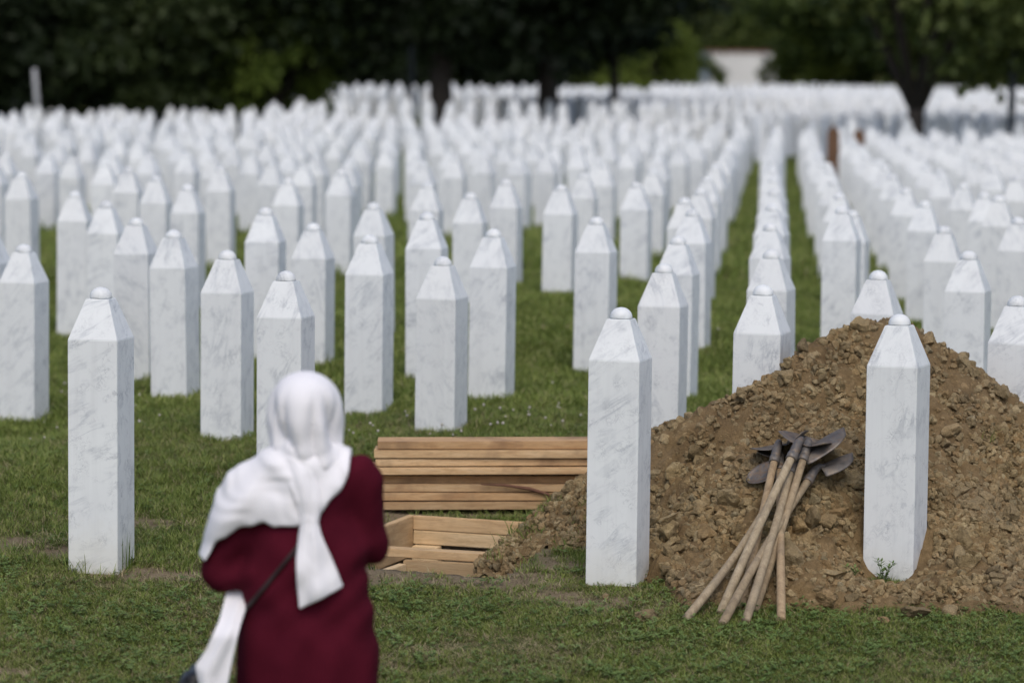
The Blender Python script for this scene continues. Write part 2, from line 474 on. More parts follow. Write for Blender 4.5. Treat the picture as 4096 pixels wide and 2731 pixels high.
# ------------------------------------------------------------------ instancing of uncountable stuff
def scatter(name, P, rot, scl, idx, protos, parent=None):
    coll = bpy.data.collections.new(name + '_kinds')
    for i, me in enumerate(protos):
        coll.objects.link(bpy.data.objects.new('%s_kind_%02d' % (name, i), me))
    me = bpy.data.meshes.new(name); me.vertices.add(len(P)); me.vertices.foreach_set('co', np.asarray(P, np.float32).ravel())
    me.attributes.new('rot', 'FLOAT_VECTOR', 'POINT').data.foreach_set('vector', np.asarray(rot, np.float32).ravel())
    me.attributes.new('scl', 'FLOAT', 'POINT').data.foreach_set('value', np.asarray(scl, np.float32).ravel())
    me.attributes.new('idx', 'INT', 'POINT').data.foreach_set('value', np.asarray(idx, np.int32).ravel())
    g = bpy.data.node_groups.new(name + '_nodes', 'GeometryNodeTree')
    g.interface.new_socket('Geometry', in_out='INPUT', socket_type='NodeSocketGeometry')
    g.interface.new_socket('Geometry', in_out='OUTPUT', socket_type='NodeSocketGeometry')
    gi = g.nodes.new('NodeGroupInput'); go = g.nodes.new('NodeGroupOutput')
    ip = g.nodes.new('GeometryNodeInstanceOnPoints'); ci = g.nodes.new('GeometryNodeCollectionInfo')
    ci.inputs['Collection'].default_value = coll; ci.inputs['Separate Children'].default_value = True; ci.inputs['Reset Children'].default_value = True
    ip.inputs['Pick Instance'].default_value = True

    def at(n, typ):
        a = g.nodes.new('GeometryNodeInputNamedAttribute'); a.data_type = typ; a.inputs['Name'].default_value = n
        return [o for o in a.outputs if o.enabled][0]
    g.links.new(gi.outputs[0], ip.inputs['Points']); g.links.new(ci.outputs[0], ip.inputs['Instance'])
    g.links.new(at('idx', 'INT'), ip.inputs['Instance Index'])
    e2r = g.nodes.new('FunctionNodeEulerToRotation'); g.links.new(at('rot', 'FLOAT_VECTOR'), e2r.inputs[0]); g.links.new(e2r.outputs[0], ip.inputs['Rotation'])
    g.links.new(at('scl', 'FLOAT'), ip.inputs['Scale'])
    g.links.new(ip.outputs[0], go.inputs[0])
    o = obj(name, me, None, parent); o['kind'] = 'stuff'
    md = o.modifiers.new('scatter', 'NODES'); md.node_group = g
    return o

# ------------------------------------------------------------------ gravestones
SW = .22; HB = SW / 2; SHZ = 1.0; FRZ = 1.17; TOPZ = 1.2185


def stone_mesh():
    bm = bmesh.new(); t = HB * .455
    rings = []
    for z, h in ((-.22, HB), (SHZ, HB), (FRZ, t)):
        rings.append([bm.verts.new((sx * h, sy * h, z)) for sx, sy in ((-1, -1), (1, -1), (1, 1), (-1, 1))])
    for i in range(2):
        for k in range(4): bm.faces.new((rings[i][k], rings[i][(k + 1) % 4], rings[i + 1][(k + 1) % 4], rings[i + 1][k]))
    bm.faces.new(rings[2]); bm.faces.new(rings[0][::-1])
    bmesh.ops.bevel(bm, geom=bm.edges[:], offset=.0025, segments=2, affect='EDGES')
    return bm_mesh('gravestone', bm)


def dome_mesh(seg=28, nr=9):
    bm = bmesh.new(); r = .0475; rings = []
    prof = [(r * .93, FRZ - .001), (r * .93, FRZ + .0025), (r, FRZ + .003), (r, FRZ + .006)] + [(r * math.cos(a), FRZ + .006 + .0425 * math.sin(a)) for a in np.linspace(.15, 1.5, nr)]
    for rr, z in prof: rings.append([bm.verts.new((rr * math.cos(2 * math.pi * k / seg), rr * math.sin(2 * math.pi * k / seg), z)) for k in range(seg)])
    for i in range(len(rings) - 1):
        for k in range(seg): bm.faces.new((rings[i][k], rings[i][(k + 1) % seg], rings[i + 1][(k + 1) % seg], rings[i + 1][k]))
    bm.faces.new(rings[-1]); bm.faces.new(rings[0][::-1])
    return bm_mesh('finial', bm, True)


STONE = stone_mesh(); STONE.materials.append(MARBLE); DOME = dome_mesh(); DOME.materials.append(MARBLE)
W = 'white marble gravestone '
# surveyed near stones: finial top x, y (photo px), full width px, apparent turn deg, label
NEAR = [
 (406, 1148, 207, 19.7, 'tall veined white marble gravestone at front left with long grass at its foot'),
 (2484, 1228, 209, 14.8, 'white marble gravestone with slanting grey veins between the open grave and the shovels'),
 (3600, 1255, 207, 15, 'white marble gravestone standing against the soil mound right of the shovels'),
 (1147, 1083, 185, 18.2, 'white marble gravestone directly behind the woman, lower half hidden by her'),
 (94, 975, 152, 23.2, 'white marble gravestone cut by the left edge of the picture, beside the front left stone'),
 (911, 1000, 169, 18.3, 'gravestone with grey streaked face, first one behind and left of the woman'),
 (707, 919, 152, 21.9, 'heavily grey-streaked gravestone second behind the front left stone'),
 (553, 870, 144, 19, W + 'third in the slanting row left of the woman'),
 (426, 805, 127, 17, W + 'fourth in the slanting row left of the woman, chipped below its finial'),
 (299, 765, 120, 14, W + 'fifth in the slanting row left of the woman'),
 (91, 689, 107, 20, W + 'near the left edge, ending the slanting row left of the woman'),
 (-45, 905, 148, 21, W + 'just showing its shoulder at the left picture edge'),
 (1769, 1024, 166, 18.6, W + 'standing alone right behind the board stack'),
 (1479, 939, 157, 17, W + 'behind the board stack, second in its slanting row'),
 (1252, 892, 142, 16, W + 'above the woman\'s head, third in the row from the board stack'),
 (1062, 830, 138, 13, W + 'fourth in the row that starts behind the board stack'),
 (884, 667, 98, 13, W + 'fifth in the row that starts behind the board stack'),
 (1970, 915, 153, 15, W + 'on open grass, nearest of the third row behind the board stack'),
 (1714, 848, 145, 12, W + 'second of the third row, partly behind the stone at the boards'),
 (1504, 810, 131, 17, W + 'third of the third row, beside the narrow vertical grass gap'),
 (1361, 680, 102, 14, W + 'fifth of the third row behind the boards, left of grass gap'),
 (1153, 714, 107, 14, W + 'blurred, seen above the fourth stone of the board row'),
 (754, 738, 114, 16, W + 'blurred, behind the heavily streaked stone on the left'),
 (625, 703, 109, 15, W + 'blurred, leftward neighbour of the one behind the streaked stone'),
 (513, 669, 102, 15, W + 'blurred, second leftward neighbour of the one behind the streaked stone'),
 (420, 645, 93, 14, W + 'blurred, third leftward neighbour of the one behind the streaked stone'),
 (1218, 654, 89, 13, W + 'blurred, just right of and behind the one above the board row'),
 (2385, 868, 142, 14, W + 'alone on open grass left and behind the veined front stone'),
 (2240, 738, 119, 12, W + 'beyond open grass, left one of a close pair over the boards'),
 (2028, 718, 112, 13, W + 'blurred, left of the close pair over the boards'),
 (1885, 770, 121, 11, W + 'blurred, right of the narrow vertical grass gap, second in its line'),
 (1700, 729, 114, 11, W + 'blurred, immediately right of the narrow vertical grass gap'),
 (2334, 694, 99, 11, W + 'blurred, right one of the close pair over the boards'),
 (2412, 654, 90, 10, W + 'blurred, behind the stone standing alone on open grass'),
 (2546, 729, 110, 10, W + 'blurred, right of the stone standing alone on open grass'),
 (2608, 680, 98, 10, W + 'blurred, right rear neighbour of the one beside the lone stone'),
 (2651, 1054, 172, 12, W + 'directly behind the right shoulder of the veined front stone'),
 (2708, 944, 152, 12, W + 'second behind the veined front stone in its line'),
 (2771, 837, 136, 11, W + 'third behind the veined front stone in its line'),
 (2798, 756, 116, 10, W + 'fourth behind the veined front stone in its line'),
 (2830, 706, 104, 10, W + 'fifth behind the veined front stone in its line'),
 (2860, 662, 93, 10, W + 'sixth behind the veined front stone in its line'),
 (3050, 1138, 192, 13.2, W + 'rising behind the left slope of the soil mound'),
 (3094, 998, 162, 13.2, W + 'second in the line rising behind the soil mound\'s left slope'),
 (3090, 893, 141, 12, W + 'third in the line behind the soil mound\'s left slope, greyish finial'),
 (3092, 815, 125, 11, W + 'fourth in the line behind the soil mound\'s left slope'),
 (3093, 757, 112, 10, W + 'fifth in the line behind the soil mound\'s left slope'),
 (3094, 708, 101, 10, W + 'sixth in the line behind the soil mound\'s left slope'),
 (3095, 668, 92, 10, W + 'seventh in the line behind the soil mound\'s left slope'),
 (3499, 1080, 174, 13, W + 'peeping over the peak of the soil mound'),
 (3407, 841, 127, 9, W + 'second beyond the mound peak, right of the wide grass aisle'),
 (3367, 772, 113, 9, W + 'third beyond the mound peak, right of the wide grass aisle'),
 (3340, 718, 102, 9, W + 'fourth beyond the mound peak, right of the wide grass aisle'),
 (3318, 675, 93, 9, W + 'fifth beyond the mound peak, right of the wide grass aisle'),
 (3879, 1003, 161, 10, W + 'behind the right slope of the mound, front of its line'),
 (3782, 904, 140, 9, W + 'second in the line behind the mound\'s right slope'),
 (3699, 803, 120, 9, W + 'third in the line behind the mound\'s right slope'),
 (3625, 752, 110, 8, W + 'fourth in the line behind the mound\'s right slope'),
 (3572, 698, 99, 8, W + 'fifth in the line behind the mound\'s right slope'),
 (4060, 1182, 188, 12, W + 'cut by the right picture edge beside the mound'),
 (4061, 868, 135, 8, W + 'at the right picture edge, behind the edge stone by the mound'),
 (3851, 734, 105, 9, W + 'blurred, upper right, third in from the right edge line'),
 (3773, 694, 97, 8, W + 'blurred, upper right, left rear neighbour of the third line'),
 (3978, 669, 92, 8, W + 'blurred, upper right, between the right edge and the third line'),
]
stones = []                                   # x, y, ztop, yaw, label, px width
for x, y, wpx, th, lab in NEAR:
    Y = SW * FPX / wpx - .02; p = pt(x, y, Y)
    yaw = -(R(th) + math.atan((x - 2048) / FPX))
    stones.append((p.x, p.y, p.z, yaw, lab, wpx))

_ORD = ['first', 'second', 'third', 'fourth', 'fifth', 'sixth', 'seventh', 'eighth', 'ninth', 'tenth', 'eleventh', 'twelfth', 'thirteenth', 'fourteenth', 'fifteenth', 'sixteenth',
        'seventeenth', 'eighteenth', 'nineteenth', 'twentieth']
_TENS = ['twentieth', 'thirtieth', 'fortieth', 'fiftieth', 'sixtieth']


def ordn(n):
    if n <= 20: return _ORD[n - 1]
    t, u = divmod(n, 10)
    if u == 0: return _TENS[t - 2]
    return ['twenty', 'thirty', 'forty', 'fifty', 'sixty'][t - 2] + '-' + _ORD[u - 1]


DCOL = lambda Y: .45 + .0875 * (Y - 13.2)     # leftmost line of the right-hand field
nearXY = np.array([(s[0], s[1]) for s in stones])


def columns(X21, dx, ns, slope, Yref, step, y0, y1, test, side, ymax, dmin):
    cols = []
    for n in range(*ns):
        y = y0 + rng.uniform(0, step); got = []
        while y < y1:
            x = X21 + dx * n + slope * (y - Yref) + rng.normal(0, .022)
            z = 1.25 + rng.normal(0, .028) + .05 * (float(vn(x * .25, y * .12, 77)) - .5)
            s_ = (x, y, z, R(-15) + rng.normal(0, R(3)), SW * FPX / y); y += step * rng.uniform(.9, 1.12)
            px, py = proj(s_[:3])
            if rng.random() < .05 or not test(x, s_[1]) or px < -60 or px > 4160 or py > ymax: continue
            if np.min(np.hypot(nearXY[:, 0] - x, (nearXY[:, 1] - s_[1]) * .28)) < dmin: continue
            got.append(s_)
        if got: cols.append(got)
    for n, got in enumerate(cols):
        for k, s_ in enumerate(got):
            stones.append(s_[:4] + ('blurred white gravestone, %s counted back in the %s line from left of the %s field' % (ordn(k + 1), ordn(n + 1), side), s_[4]))


columns(-.55, .363, (-45, 40), -.0364, 21, 4.4, 17, 72, lambda x, y: y < 68 + .35 * x and x < DCOL(y) - .30, 'left', 655, .34)
columns(.70, .55, (0, 16), .0856, 16, 1.62, 14.5, 58, lambda x, y: y < 54 + .1 * x, 'right', 830, .36)
# darker stones under the trees at back left
for k in range(26):
    px = 60 + k * 48 + rng.normal(0, 10); Y = 74 + rng.normal(0, 3.5)
    p = pt(px, 432 + rng.normal(0, 8), Y)
    stones.append((p.x, p.y, p.z, R(-15), 'grey shaded gravestone under the back trees, %s from the left' % ordn(k + 1), SW * FPX / Y))

order = sorted(range(len(stones)), key=lambda i: -stones[i][5])
solo, rest = order[:300], order[300:]
for i in solo:
    x, y, z, yaw, lab, wpx = stones[i]
    o = obj('gravestone', STONE); o.location = (x, y, z - TOPZ)
    tl = R(.5) if wpx < 200 else R(.15)
    o.rotation_euler = (rng.normal(0, tl), rng.normal(0, tl), yaw)
    tag(o, lab, 'gravestone', 'white marble gravestones in rows')
    obj('finial', DOME, None, o)


def stone_cloud(name, items, label):
    t = HB * .455
    tv = np.array([(sx * h, sy * h, z) for z, h in ((-.1, HB), (SHZ, HB), (FRZ, t)) for sx, sy in ((-1, -1), (1, -1), (1, 1), (-1, 1))] +
                  [(.045 * math.cos(a), .045 * math.sin(a), FRZ) for a in np.linspace(0, 2 * math.pi, 8, endpoint=False)] + [(0.028 * math.cos(a), .028 * math.sin(a), TOPZ - .006) for a in np.linspace(0, 2 * math.pi, 8, endpoint=False)])
    tf = [(i * 4 + k, i * 4 + (k + 1) % 4, i * 4 + 4 + (k + 1) % 4, i * 4 + 4 + k) for i in range(2) for k in range(4)] + [(8, 9, 10, 11)]
    tf += [(12 + k, 12 + (k + 1) % 8, 20 + (k + 1) % 8, 20 + k) for k in range(8)] + [(20, 21, 22, 23), (20, 23, 24, 27), (24, 25, 26, 27)]
    tf = np.array(tf); Vs = []; Fs = []
    for n, (x, y, z, yaw) in enumerate(items):
        c_, s_ = math.cos(yaw), math.sin(yaw)
        Vs.append(np.stack([tv[:, 0] * c_ - tv[:, 1] * s_ + x, tv[:, 0] * s_ + tv[:, 1] * c_ + y, tv[:, 2] + z - TOPZ], 1)); Fs.append(tf + n * len(tv))
    o = obj(name, mesh_np(name, np.concatenate(Vs), np.concatenate(Fs)), MARBLE)
    return tag(o, label, 'gravestones', None, 'stuff')


stone_cloud('gravestones_far_rows', [stones[i][:4] for i in rest], 'blurred white gravestones at the far end of the rows')
far = []
for j in range(46):
    Y = 56.5 + j * 1.75
    for i in range(-34, 60):
        x = i * 1.02 + (j % 3) * .33 + rng.normal(0, .05) + .12 * j; px = 2048 + x / Y * FPX
        if px < 1080 or px > 4250 or rng.random() < .06: continue
        if x < DCOL(Y) - .3 and Y < 71 + .35 * x: continue
        if px < 2000 and 76 < Y < 90: continue
        if px < 2600 and Y > 118: continue
        far.append((x, Y + rng.normal(0, .08), float(zg0(x, Y)) + .98 + rng.normal(0, .03), R(-15)))
stone_cloud('gravestones_beyond_trees', far, 'dense mass of white gravestones beyond the back trees')

# ------------------------------------------------------------------ spoil mound
mx = np.arange(-.38, 4.15, .0125); my = np.concatenate([np.arange(12.35, 14.55, .0125), np.arange(14.55, 16.2, .03)])
MX, MY = np.meshgrid(mx, my)
MZ = mz(MX, MY)
for s_, amp, sd in ((6, .040, 3), (15, .030, 13), (34, .018, 23)):
    d_, c_ = worley(MX * s_ + .3 * vn(MX * 30, MY * 30, 2), MY * s_, sd)
    MZ = MZ + amp * np.clip(.55 - d_, -.3, .6) * (.3 + 1.4 * c_)
MZ = MZ + .012 * (fbm(MX * 45, MY * 45, 51, 3) - .45)
ff = grid_faces(len(mx), len(my))
keep = (MZ > zg(MX, MY) - .03).ravel() & (mz(MX, MY) > zg(MX, MY) - .02).ravel()
ff = ff[keep[ff].any(1)]
used = np.unique(ff); remap = np.full(MX.size, -1); remap[used] = np.arange(len(used))
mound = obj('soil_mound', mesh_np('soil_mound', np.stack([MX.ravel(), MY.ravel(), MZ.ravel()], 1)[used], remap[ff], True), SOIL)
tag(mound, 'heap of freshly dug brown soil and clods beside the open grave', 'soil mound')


def clod_mesh(name, seed, sub=3, flat=.75):
    r_ = random.Random(seed); bm = bmesh.new(); bmesh.ops.create_icosphere(bm, subdivisions=sub, radius=1)
    pl = [(Vector((r_.gauss(0, 1), r_.gauss(0, 1), r_.gauss(0, 1))).normalized(), r_.uniform(.42, .82)) for _ in range(13)]
    from mathutils import noise as mn
    for v in bm.verts:
        co = v.co.copy()
        for n_, d_ in pl:
            q = co.dot(n_) - d_
            if q > 0: co -= n_ * q * .985
        o_ = Vector((seed * 3.1, seed * 1.7, 0))
        co += co.normalized() * (.16 * mn.noise(co * 1.6 + o_) + .09 * mn.noise(co * 4 + o_) + (.06 * mn.noise(co * 9 + o_) if sub > 2 else 0))
        v.co = Vector((co.x, co.y * .9, co.z * flat))
    me = bm_mesh(name, bm, False); me.materials.append(LIT_DRYSOIL)
    return me


CL = [clod_mesh('clod', s, 3, random.Random(s).uniform(.5, .85)) for s in range(10)]
CS = [clod_mesh('crumb', 40 + s, 2, random.Random(s).uniform(.55, .9)) for s in range(8)]
GRAVES = [(s[0], s[1], .135 * 1.25) for s in stones[:60]]


def clear_of_stones(X, Y, r=0):
    m = np.ones(np.shape(X), bool)
    for x, y, h in GRAVES: m &= np.hypot(X - x, Y - y) > h + r
    return m


n_ = 0
while n_ < 285:
    low = n_ < 185
    X = random.uniform(.55, 3.0) if low else random.uniform(-.15, 3.0); Y = random.uniform(12.55, 13.55) if low else random.uniform(12.9, 14.5)
    if n_ < 70: X = random.uniform(.5, 1.5)
    if not on_mound(np.array(X), np.array(Y)): continue
    z = float(mz(X, Y))
    r = (.028 + .048 * random.random() ** 1.5) if low else (.020 + .044 * random.random() ** 2.0)
    if not clear_of_stones(np.array(X), np.array(Y), r * .9): continue
    if Y < 13.2 and abs(X - 1.62) < .19: continue
    if .62 < X < 1.3 and Y < 12.95 and r > .03: continue
    o = obj('clod', CL[random.randrange(10)], None, mound, (X, Y, z + r * random.uniform(.25, .55)))
    o.rotation_euler = (random.uniform(-.9, .9), random.uniform(-.9, .9), random.uniform(0, 6.3)); o.scale = (r, r * random.uniform(.7, 1), r)
    n_ += 1
# skyline blocks surveyed on the crest
for x, y, Y, r in ((3440, 1300, 14.3, .065), (3490, 1318, 14.28, .05), (3215, 1385, 14.1, .045), (3150, 1448, 14.0, .035), (3720, 1360, 14.3, .05), (3850, 1440, 14.25, .05),
                   (2960, 1572, 13.92, .035), (2800, 1648, 13.95, .03), (4010, 1560, 14.2, .05), (3900, 1490, 14.2, .035)):
    p = pt(x, y, Y); o = obj('clod', CL[int(x) % 10], None, mound, p); o.scale = (r, r * .9, r); o.rotation_euler = (x * .7, y * .3, x * .1)

N = 105000
X = rng.uniform(-.3, 3.4, N); Y = rng.uniform(12.4, 14.6, N)
ok = on_mound(X, Y) | ((mz(X, Y) > zg(X, Y)) & (X > -.35) & (X < .5)); X, Y = X[ok], Y[ok]
keepn = rng.random(len(X)) < np.clip(.30 + 2.0 * (fbm(X * 2.6, Y * 2.6, 71, 3) - .32), .16, 1); X, Y = X[keepn], Y[keepn]
r = .0045 + .027 * rng.random(len(X)) ** np.clip(1.9 + 2.6 * mz(X, Y), 1.9, 4.2)
ok = clear_of_stones(X, Y, .0); X, Y, r = X[ok], Y[ok], r[ok]
crumbs = scatter('loose_soil', np.stack([X, Y, mz(X, Y) + r * .35 + .004], 1), rng.uniform(0, 6.3, (len(X), 3)), r, rng.integers(0, 8, len(X)), CS, mound)

# clods lying free on the grass
for x, y, r, ci, lab in ((1480, 1424, .058, 1, 'flat reddish clod lying on the grass left of the shovel handles'),
                         (2105, 1420, .080, 4, 'large angular clod on the grass in front of the right gravestone'),
                         (2185, 1412, .055, 6, 'rounded brown clod at the mound foot near the right edge'),
                         (2030, 1432, .030, 2, 'small dark clod sunk in the grass left of the large angular clod'),
                         (1930, 1398, .036, 7, 'pale stone-like clod at the mound foot right of the shovel handles'),
                         (1390, 1375, .030, 3, 'small tan clod on bare soil in front of the veined gravestone')):
    p = hit(x * VS, y * VS, f=zg0); o = obj('clod', CL[ci], None, None, (p.x, p.y, p.z + r * .32))
    o.scale = (r * 1.1, r * .9, r * .85); o.rotation_euler = (.2, .1, x * .13); tag(o, lab, 'clod', 'loose clods on the grass')

# ------------------------------------------------------------------ grass
def tuft_mesh(name, seed, n, h0, h1, rad, wid, lean, straw=.15, seg=3):
    r_ = random.Random(seed); V = []; Fq = []; mi = []
    for b in range(n):
        a = r_.uniform(0, 6.283); d = rad * math.sqrt(r_.random()); x, y = d * math.cos(a), d * math.sin(a)
        h = r_.uniform(h0, h1); wd = wid * r_.uniform(.6, 1.25); la = r_.uniform(0, 6.283); ln = h * lean * r_.uniform(.2, 1.3)
        fx, fy = math.cos(la), math.sin(la); ux, uy = -fy, fx
        base = len(V); st = r_.random() < straw
        if st: h *= r_.uniform(.4, .9); ln *= 1.5
        for k in range(seg):
            t = k / seg; ww = wd * (1 - .55 * t)
            cx, cy, cz = x + fx * ln * t * t, y + fy * ln * t * t, h * (t - .18 * t * t * lean) - .006
            V += [(cx - ux * ww / 2, cy - uy * ww / 2, cz), (cx + ux * ww / 2, cy + uy * ww / 2, cz)]
        V.append((x + fx * ln, y + fy * ln, h * (1 - .18 * lean) - .006))
        for k in range(seg - 1):
            q = base + 2 * k; Fq.append((q, q + 1, q + 3, q + 2)); mi.append(int(st))
        q = base + 2 * (seg - 1); Fq.append((q, q + 1, q + 2)); mi.append(int(st))
    me = bpy.data.meshes.new(name); me.from_pydata(V, [], Fq); me.materials.append(GRASS); me.materials.append(STRAW)
    me.polygons.foreach_set('material_index', mi); me.update(); return me


def clover_mesh(name, seed, n=9, rad=.03):
    r_ = random.Random(seed); V = []; Fq = []
    for b in range(n):
        a = r_.uniform(0, 6.28); d = rad * math.sqrt(r_.random()); x, y = d * math.cos(a), d * math.sin(a); z = r_.uniform(.012, .034); a0 = r_.uniform(0, 6)
        for k in range(3):
            t = a0 + k * 2.09; s = r_.uniform(.005, .0085); c_, s_ = math.cos(t), math.sin(t); q = len(V); tz = r_.uniform(-.3, .3)
            for u, v_ in ((0, 0), (.7, -.55), (1.5, -.5), (1.75, 0), (1.5, .5), (.7, .55)):
                V.append((x + s * (u * c_ - v_ * s_), y + s * (u * s_ + v_ * c_), z + s * (abs(v_) * .5 + u * tz)))
            Fq.append(tuple(range(q, q + 6)))
    me = bpy.data.meshes.new(name); me.from_pydata(V, [], Fq); me.materials.append(CLOVER); me.update(); return me


TS = [tuft_mesh('short', s, 24, .014, .036, .03, .0034, .9, .30) for s in range(8)] + [clover_mesh('clo', s, 6) for s in range(1)] + [tuft_mesh('dry', 70 + s, 24, .012, .034, .03, .003, 1.1, .85) for s in range(3)]
TL = [tuft_mesh('long', 20 + s, 20, .03, .080, .035, .0040, .85, .16) for s in range(5)] + [clover_mesh('clo2', 9 + s, 8, .04) for s in range(1)] + [tuft_mesh('dry2', 80 + s, 18, .02, .06, .035, .0034, 1.1, .8) for s in range(3)]
TF = [tuft_mesh('far', 40 + s, 30, .03, .085, .10, .008, .8, .08, 2) for s in range(5)]


def grass_pts(y0, y1, dens, margin=.8):
    hw = 2048 / FPX * y1 + margin; n = int((y1 - y0) * 2 * hw * dens)
    X = rng.uniform(-hw, hw, n); Y = rng.uniform(y0, y1, n)
    k = np.abs(X) < 2048 / FPX * Y + margin; X, Y = X[k], Y[k]
    u, v = pit_uv(X, Y)
    k = ~on_mound(X, Y) & ~((u > -.02) & (u < PIT_W + .02) & (v > -.05) & (v < PIT_L + .03))
    X, Y = X[k], Y[k]
    b = bare(X, Y); k = rng.random(len(X)) > np.clip(b * 1.0, 0, .90); X, Y = X[k], Y[k]
    m = np.ones(len(X), bool)
    for s in stones[:64]: m &= (np.abs(X - s[0]) + np.abs(Y - s[1])) > .14
    return X[m], Y[m]


def put_grass(name, X, Y, protos, s0, s1, label, nd=0):
    n = len(X); sc_ = rng.uniform(s0, s1, n) * (.7 + .6 * fbm(X * 2.2, Y * 2.2, 91, 3))
    rot = np.stack([rng.normal(0, .12, n), rng.normal(0, .12, n), rng.uniform(0, 6.3, n)], 1)
    ix = rng.integers(0, len(protos) - nd, n)
    if nd:
        dry = np.clip(2.6 * (fbm(X * 1.9 + 5, Y * 2.6, 131, 4) - .46), 0, .75) + .5 * np.clip(bare(X, Y), 0, 1)
        ix = np.where(rng.random(n) < dry + .05, len(protos) - nd + rng.integers(0, nd, n), ix)
    o = scatter(name, np.stack([X, Y, zg0(X, Y)], 1), rot, sc_, ix, protos)
    o['label'] = label; o['category'] = 'grass'
    return o


X, Y = grass_pts(11.0, 13.35, 2600); put_grass('mown_grass', X, Y, TS, .8, 1.25, 'short mown grass and clover in the foreground', 3)
X, Y = grass_pts(13.25, 17.6, 1500); put_grass('bank_grass', X, Y, TL, .5, 1.05, 'longer grass on the bank behind the front stones', 3)
X, Y = grass_pts(17.5, 26, 620); put_grass('meadow_grass', X, Y, TF, .7, 1.2, 'grass between the middle rows of gravestones')
X, Y = grass_pts(26, 62, 70, 1.5); put_grass('distant_grass', X, Y, TF, 1.6, 2.6, 'grass in the aisles between the far gravestones')
# ragged sods along the spoil edge
N = 6000; X = rng.uniform(-.35, .45, N); Y = rng.uniform(13.15, 14.7, N)
e = mz(X, Y) - zg0(X, Y); k = (e > -.01) & (e < .17) & ~((pit_uv(X, Y)[0] > -.02) & (pit_uv(X, Y)[0] < PIT_W * .6) & (pit_uv(X, Y)[1] > -.05) & (pit_uv(X, Y)[1] < PIT_L)) & (rng.random(N) < .55 * vn(X * 5, Y * 5, 14)); X, Y = X[k], Y[k]
n = len(X)
o = scatter('sod_grass', np.stack([X, Y, np.maximum(mz(X, Y), zg0(X, Y))], 1), np.stack([rng.normal(0, .35, n), rng.normal(0, .35, n), rng.uniform(0, 6.3, n)], 1), rng.uniform(.4, 1.0, n), rng.integers(0, 5, n), TL)
o['label'] = 'ragged turf along the spoil edge by the grave'; o['category'] = 'grass'


def flower_mesh(name, seed):
    r_ = random.Random(seed); bm = bmesh.new(); bmesh.ops.create_icosphere(bm, subdivisions=2, radius=.0055)
    for v in bm.verts: v.co *= r_.uniform(.75, 1.2)
    bmesh.ops.translate(bm, verts=bm.verts[:], vec=(0, 0, .055))
    tube(bm, [(0, 0, 0), (.003, 0, .03), (0, 0, .05)], [.0012, .001, .001], 5)
    me = bm_mesh(name, bm); me.materials.append(PETAL); me.materials.append(GRASS)
    for p in me.polygons: p.material_index = 0 if p.center.z > .044 else 1
    return me


FM = [flower_mesh('fl', s) for s in range(3)]
X, Y = grass_pts(14.2, 21, 26, .4); k = rng.random(len(X)) < 1.3 * np.clip(vn(X * .8, Y * .6, 17) - .45, 0, 1); X, Y = X[k], Y[k]
Xc = rng.normal(.0, .5, 40); Yc = rng.normal(16.6, .5, 40); X = np.concatenate([X, Xc]); Y = np.concatenate([Y, Yc])
o = scatter('clover_flowers', np.stack([X, Y, zg0(X, Y)], 1), np.stack([rng.normal(0, .2, len(X)), rng.normal(0, .2, len(X)), X * 9], 1), rng.uniform(.8, 1.5, len(X)), rng.integers(0, 3, len(X)), FM)
o['label'] = 'small white clover flowers dotted over the bank'; o['category'] = 'flowers'

# named plants
def grass_clump(x, y, n, h, label, seed, spread=.05, lean=.5):
    p = hit(x * VS, y * VS, f=lambda a, b: np.maximum(zg0(a, b), np.where(on_mound(a, b), mz(a, b), -9)))
    o = obj('grass_clump', tuft_mesh('grass_clump', seed, n, h * .45, h, spread, .0045, lean, .12, 4), None, None, p)
    return tag(o, label, 'grass', 'tall grass clumps')


grass_clump(178, 1322, 26, .14, 'sparse tall grass at left foot of the front left gravestone', 61, .06, .7)
grass_clump(283, 1308, 26, .19, 'upright blades at right foot of the front left gravestone', 62, .035, .3)
grass_clump(240, 1330, 14, .09, 'low tuft at the middle foot of the front left gravestone', 63, .05)
grass_clump(1130, 1280, 16, .10, 'green tuft hanging at the right corner of the open grave', 64, .05, .8)
grass_clump(1190, 1225, 16, .11, 'green tuft on the spoil edge above the grave corner', 65, .05, .7)
grass_clump(1228, 1170, 14, .12, 'thin grass on the spoil where the board stack ends', 66, .05, .7)
grass_clump(1215, 1300, 20, .09, 'grass tuft on spoil left of the veined gravestone', 67, .06, .7)
grass_clump(1335, 1310, 12, .12, 'grass blades touching the left foot of the veined gravestone', 68, .03, .4)
grass_clump(2260, 1010, 14, .09, 'dark withered grass tuft on the right slope of the mound', 69, .06, 1.2)


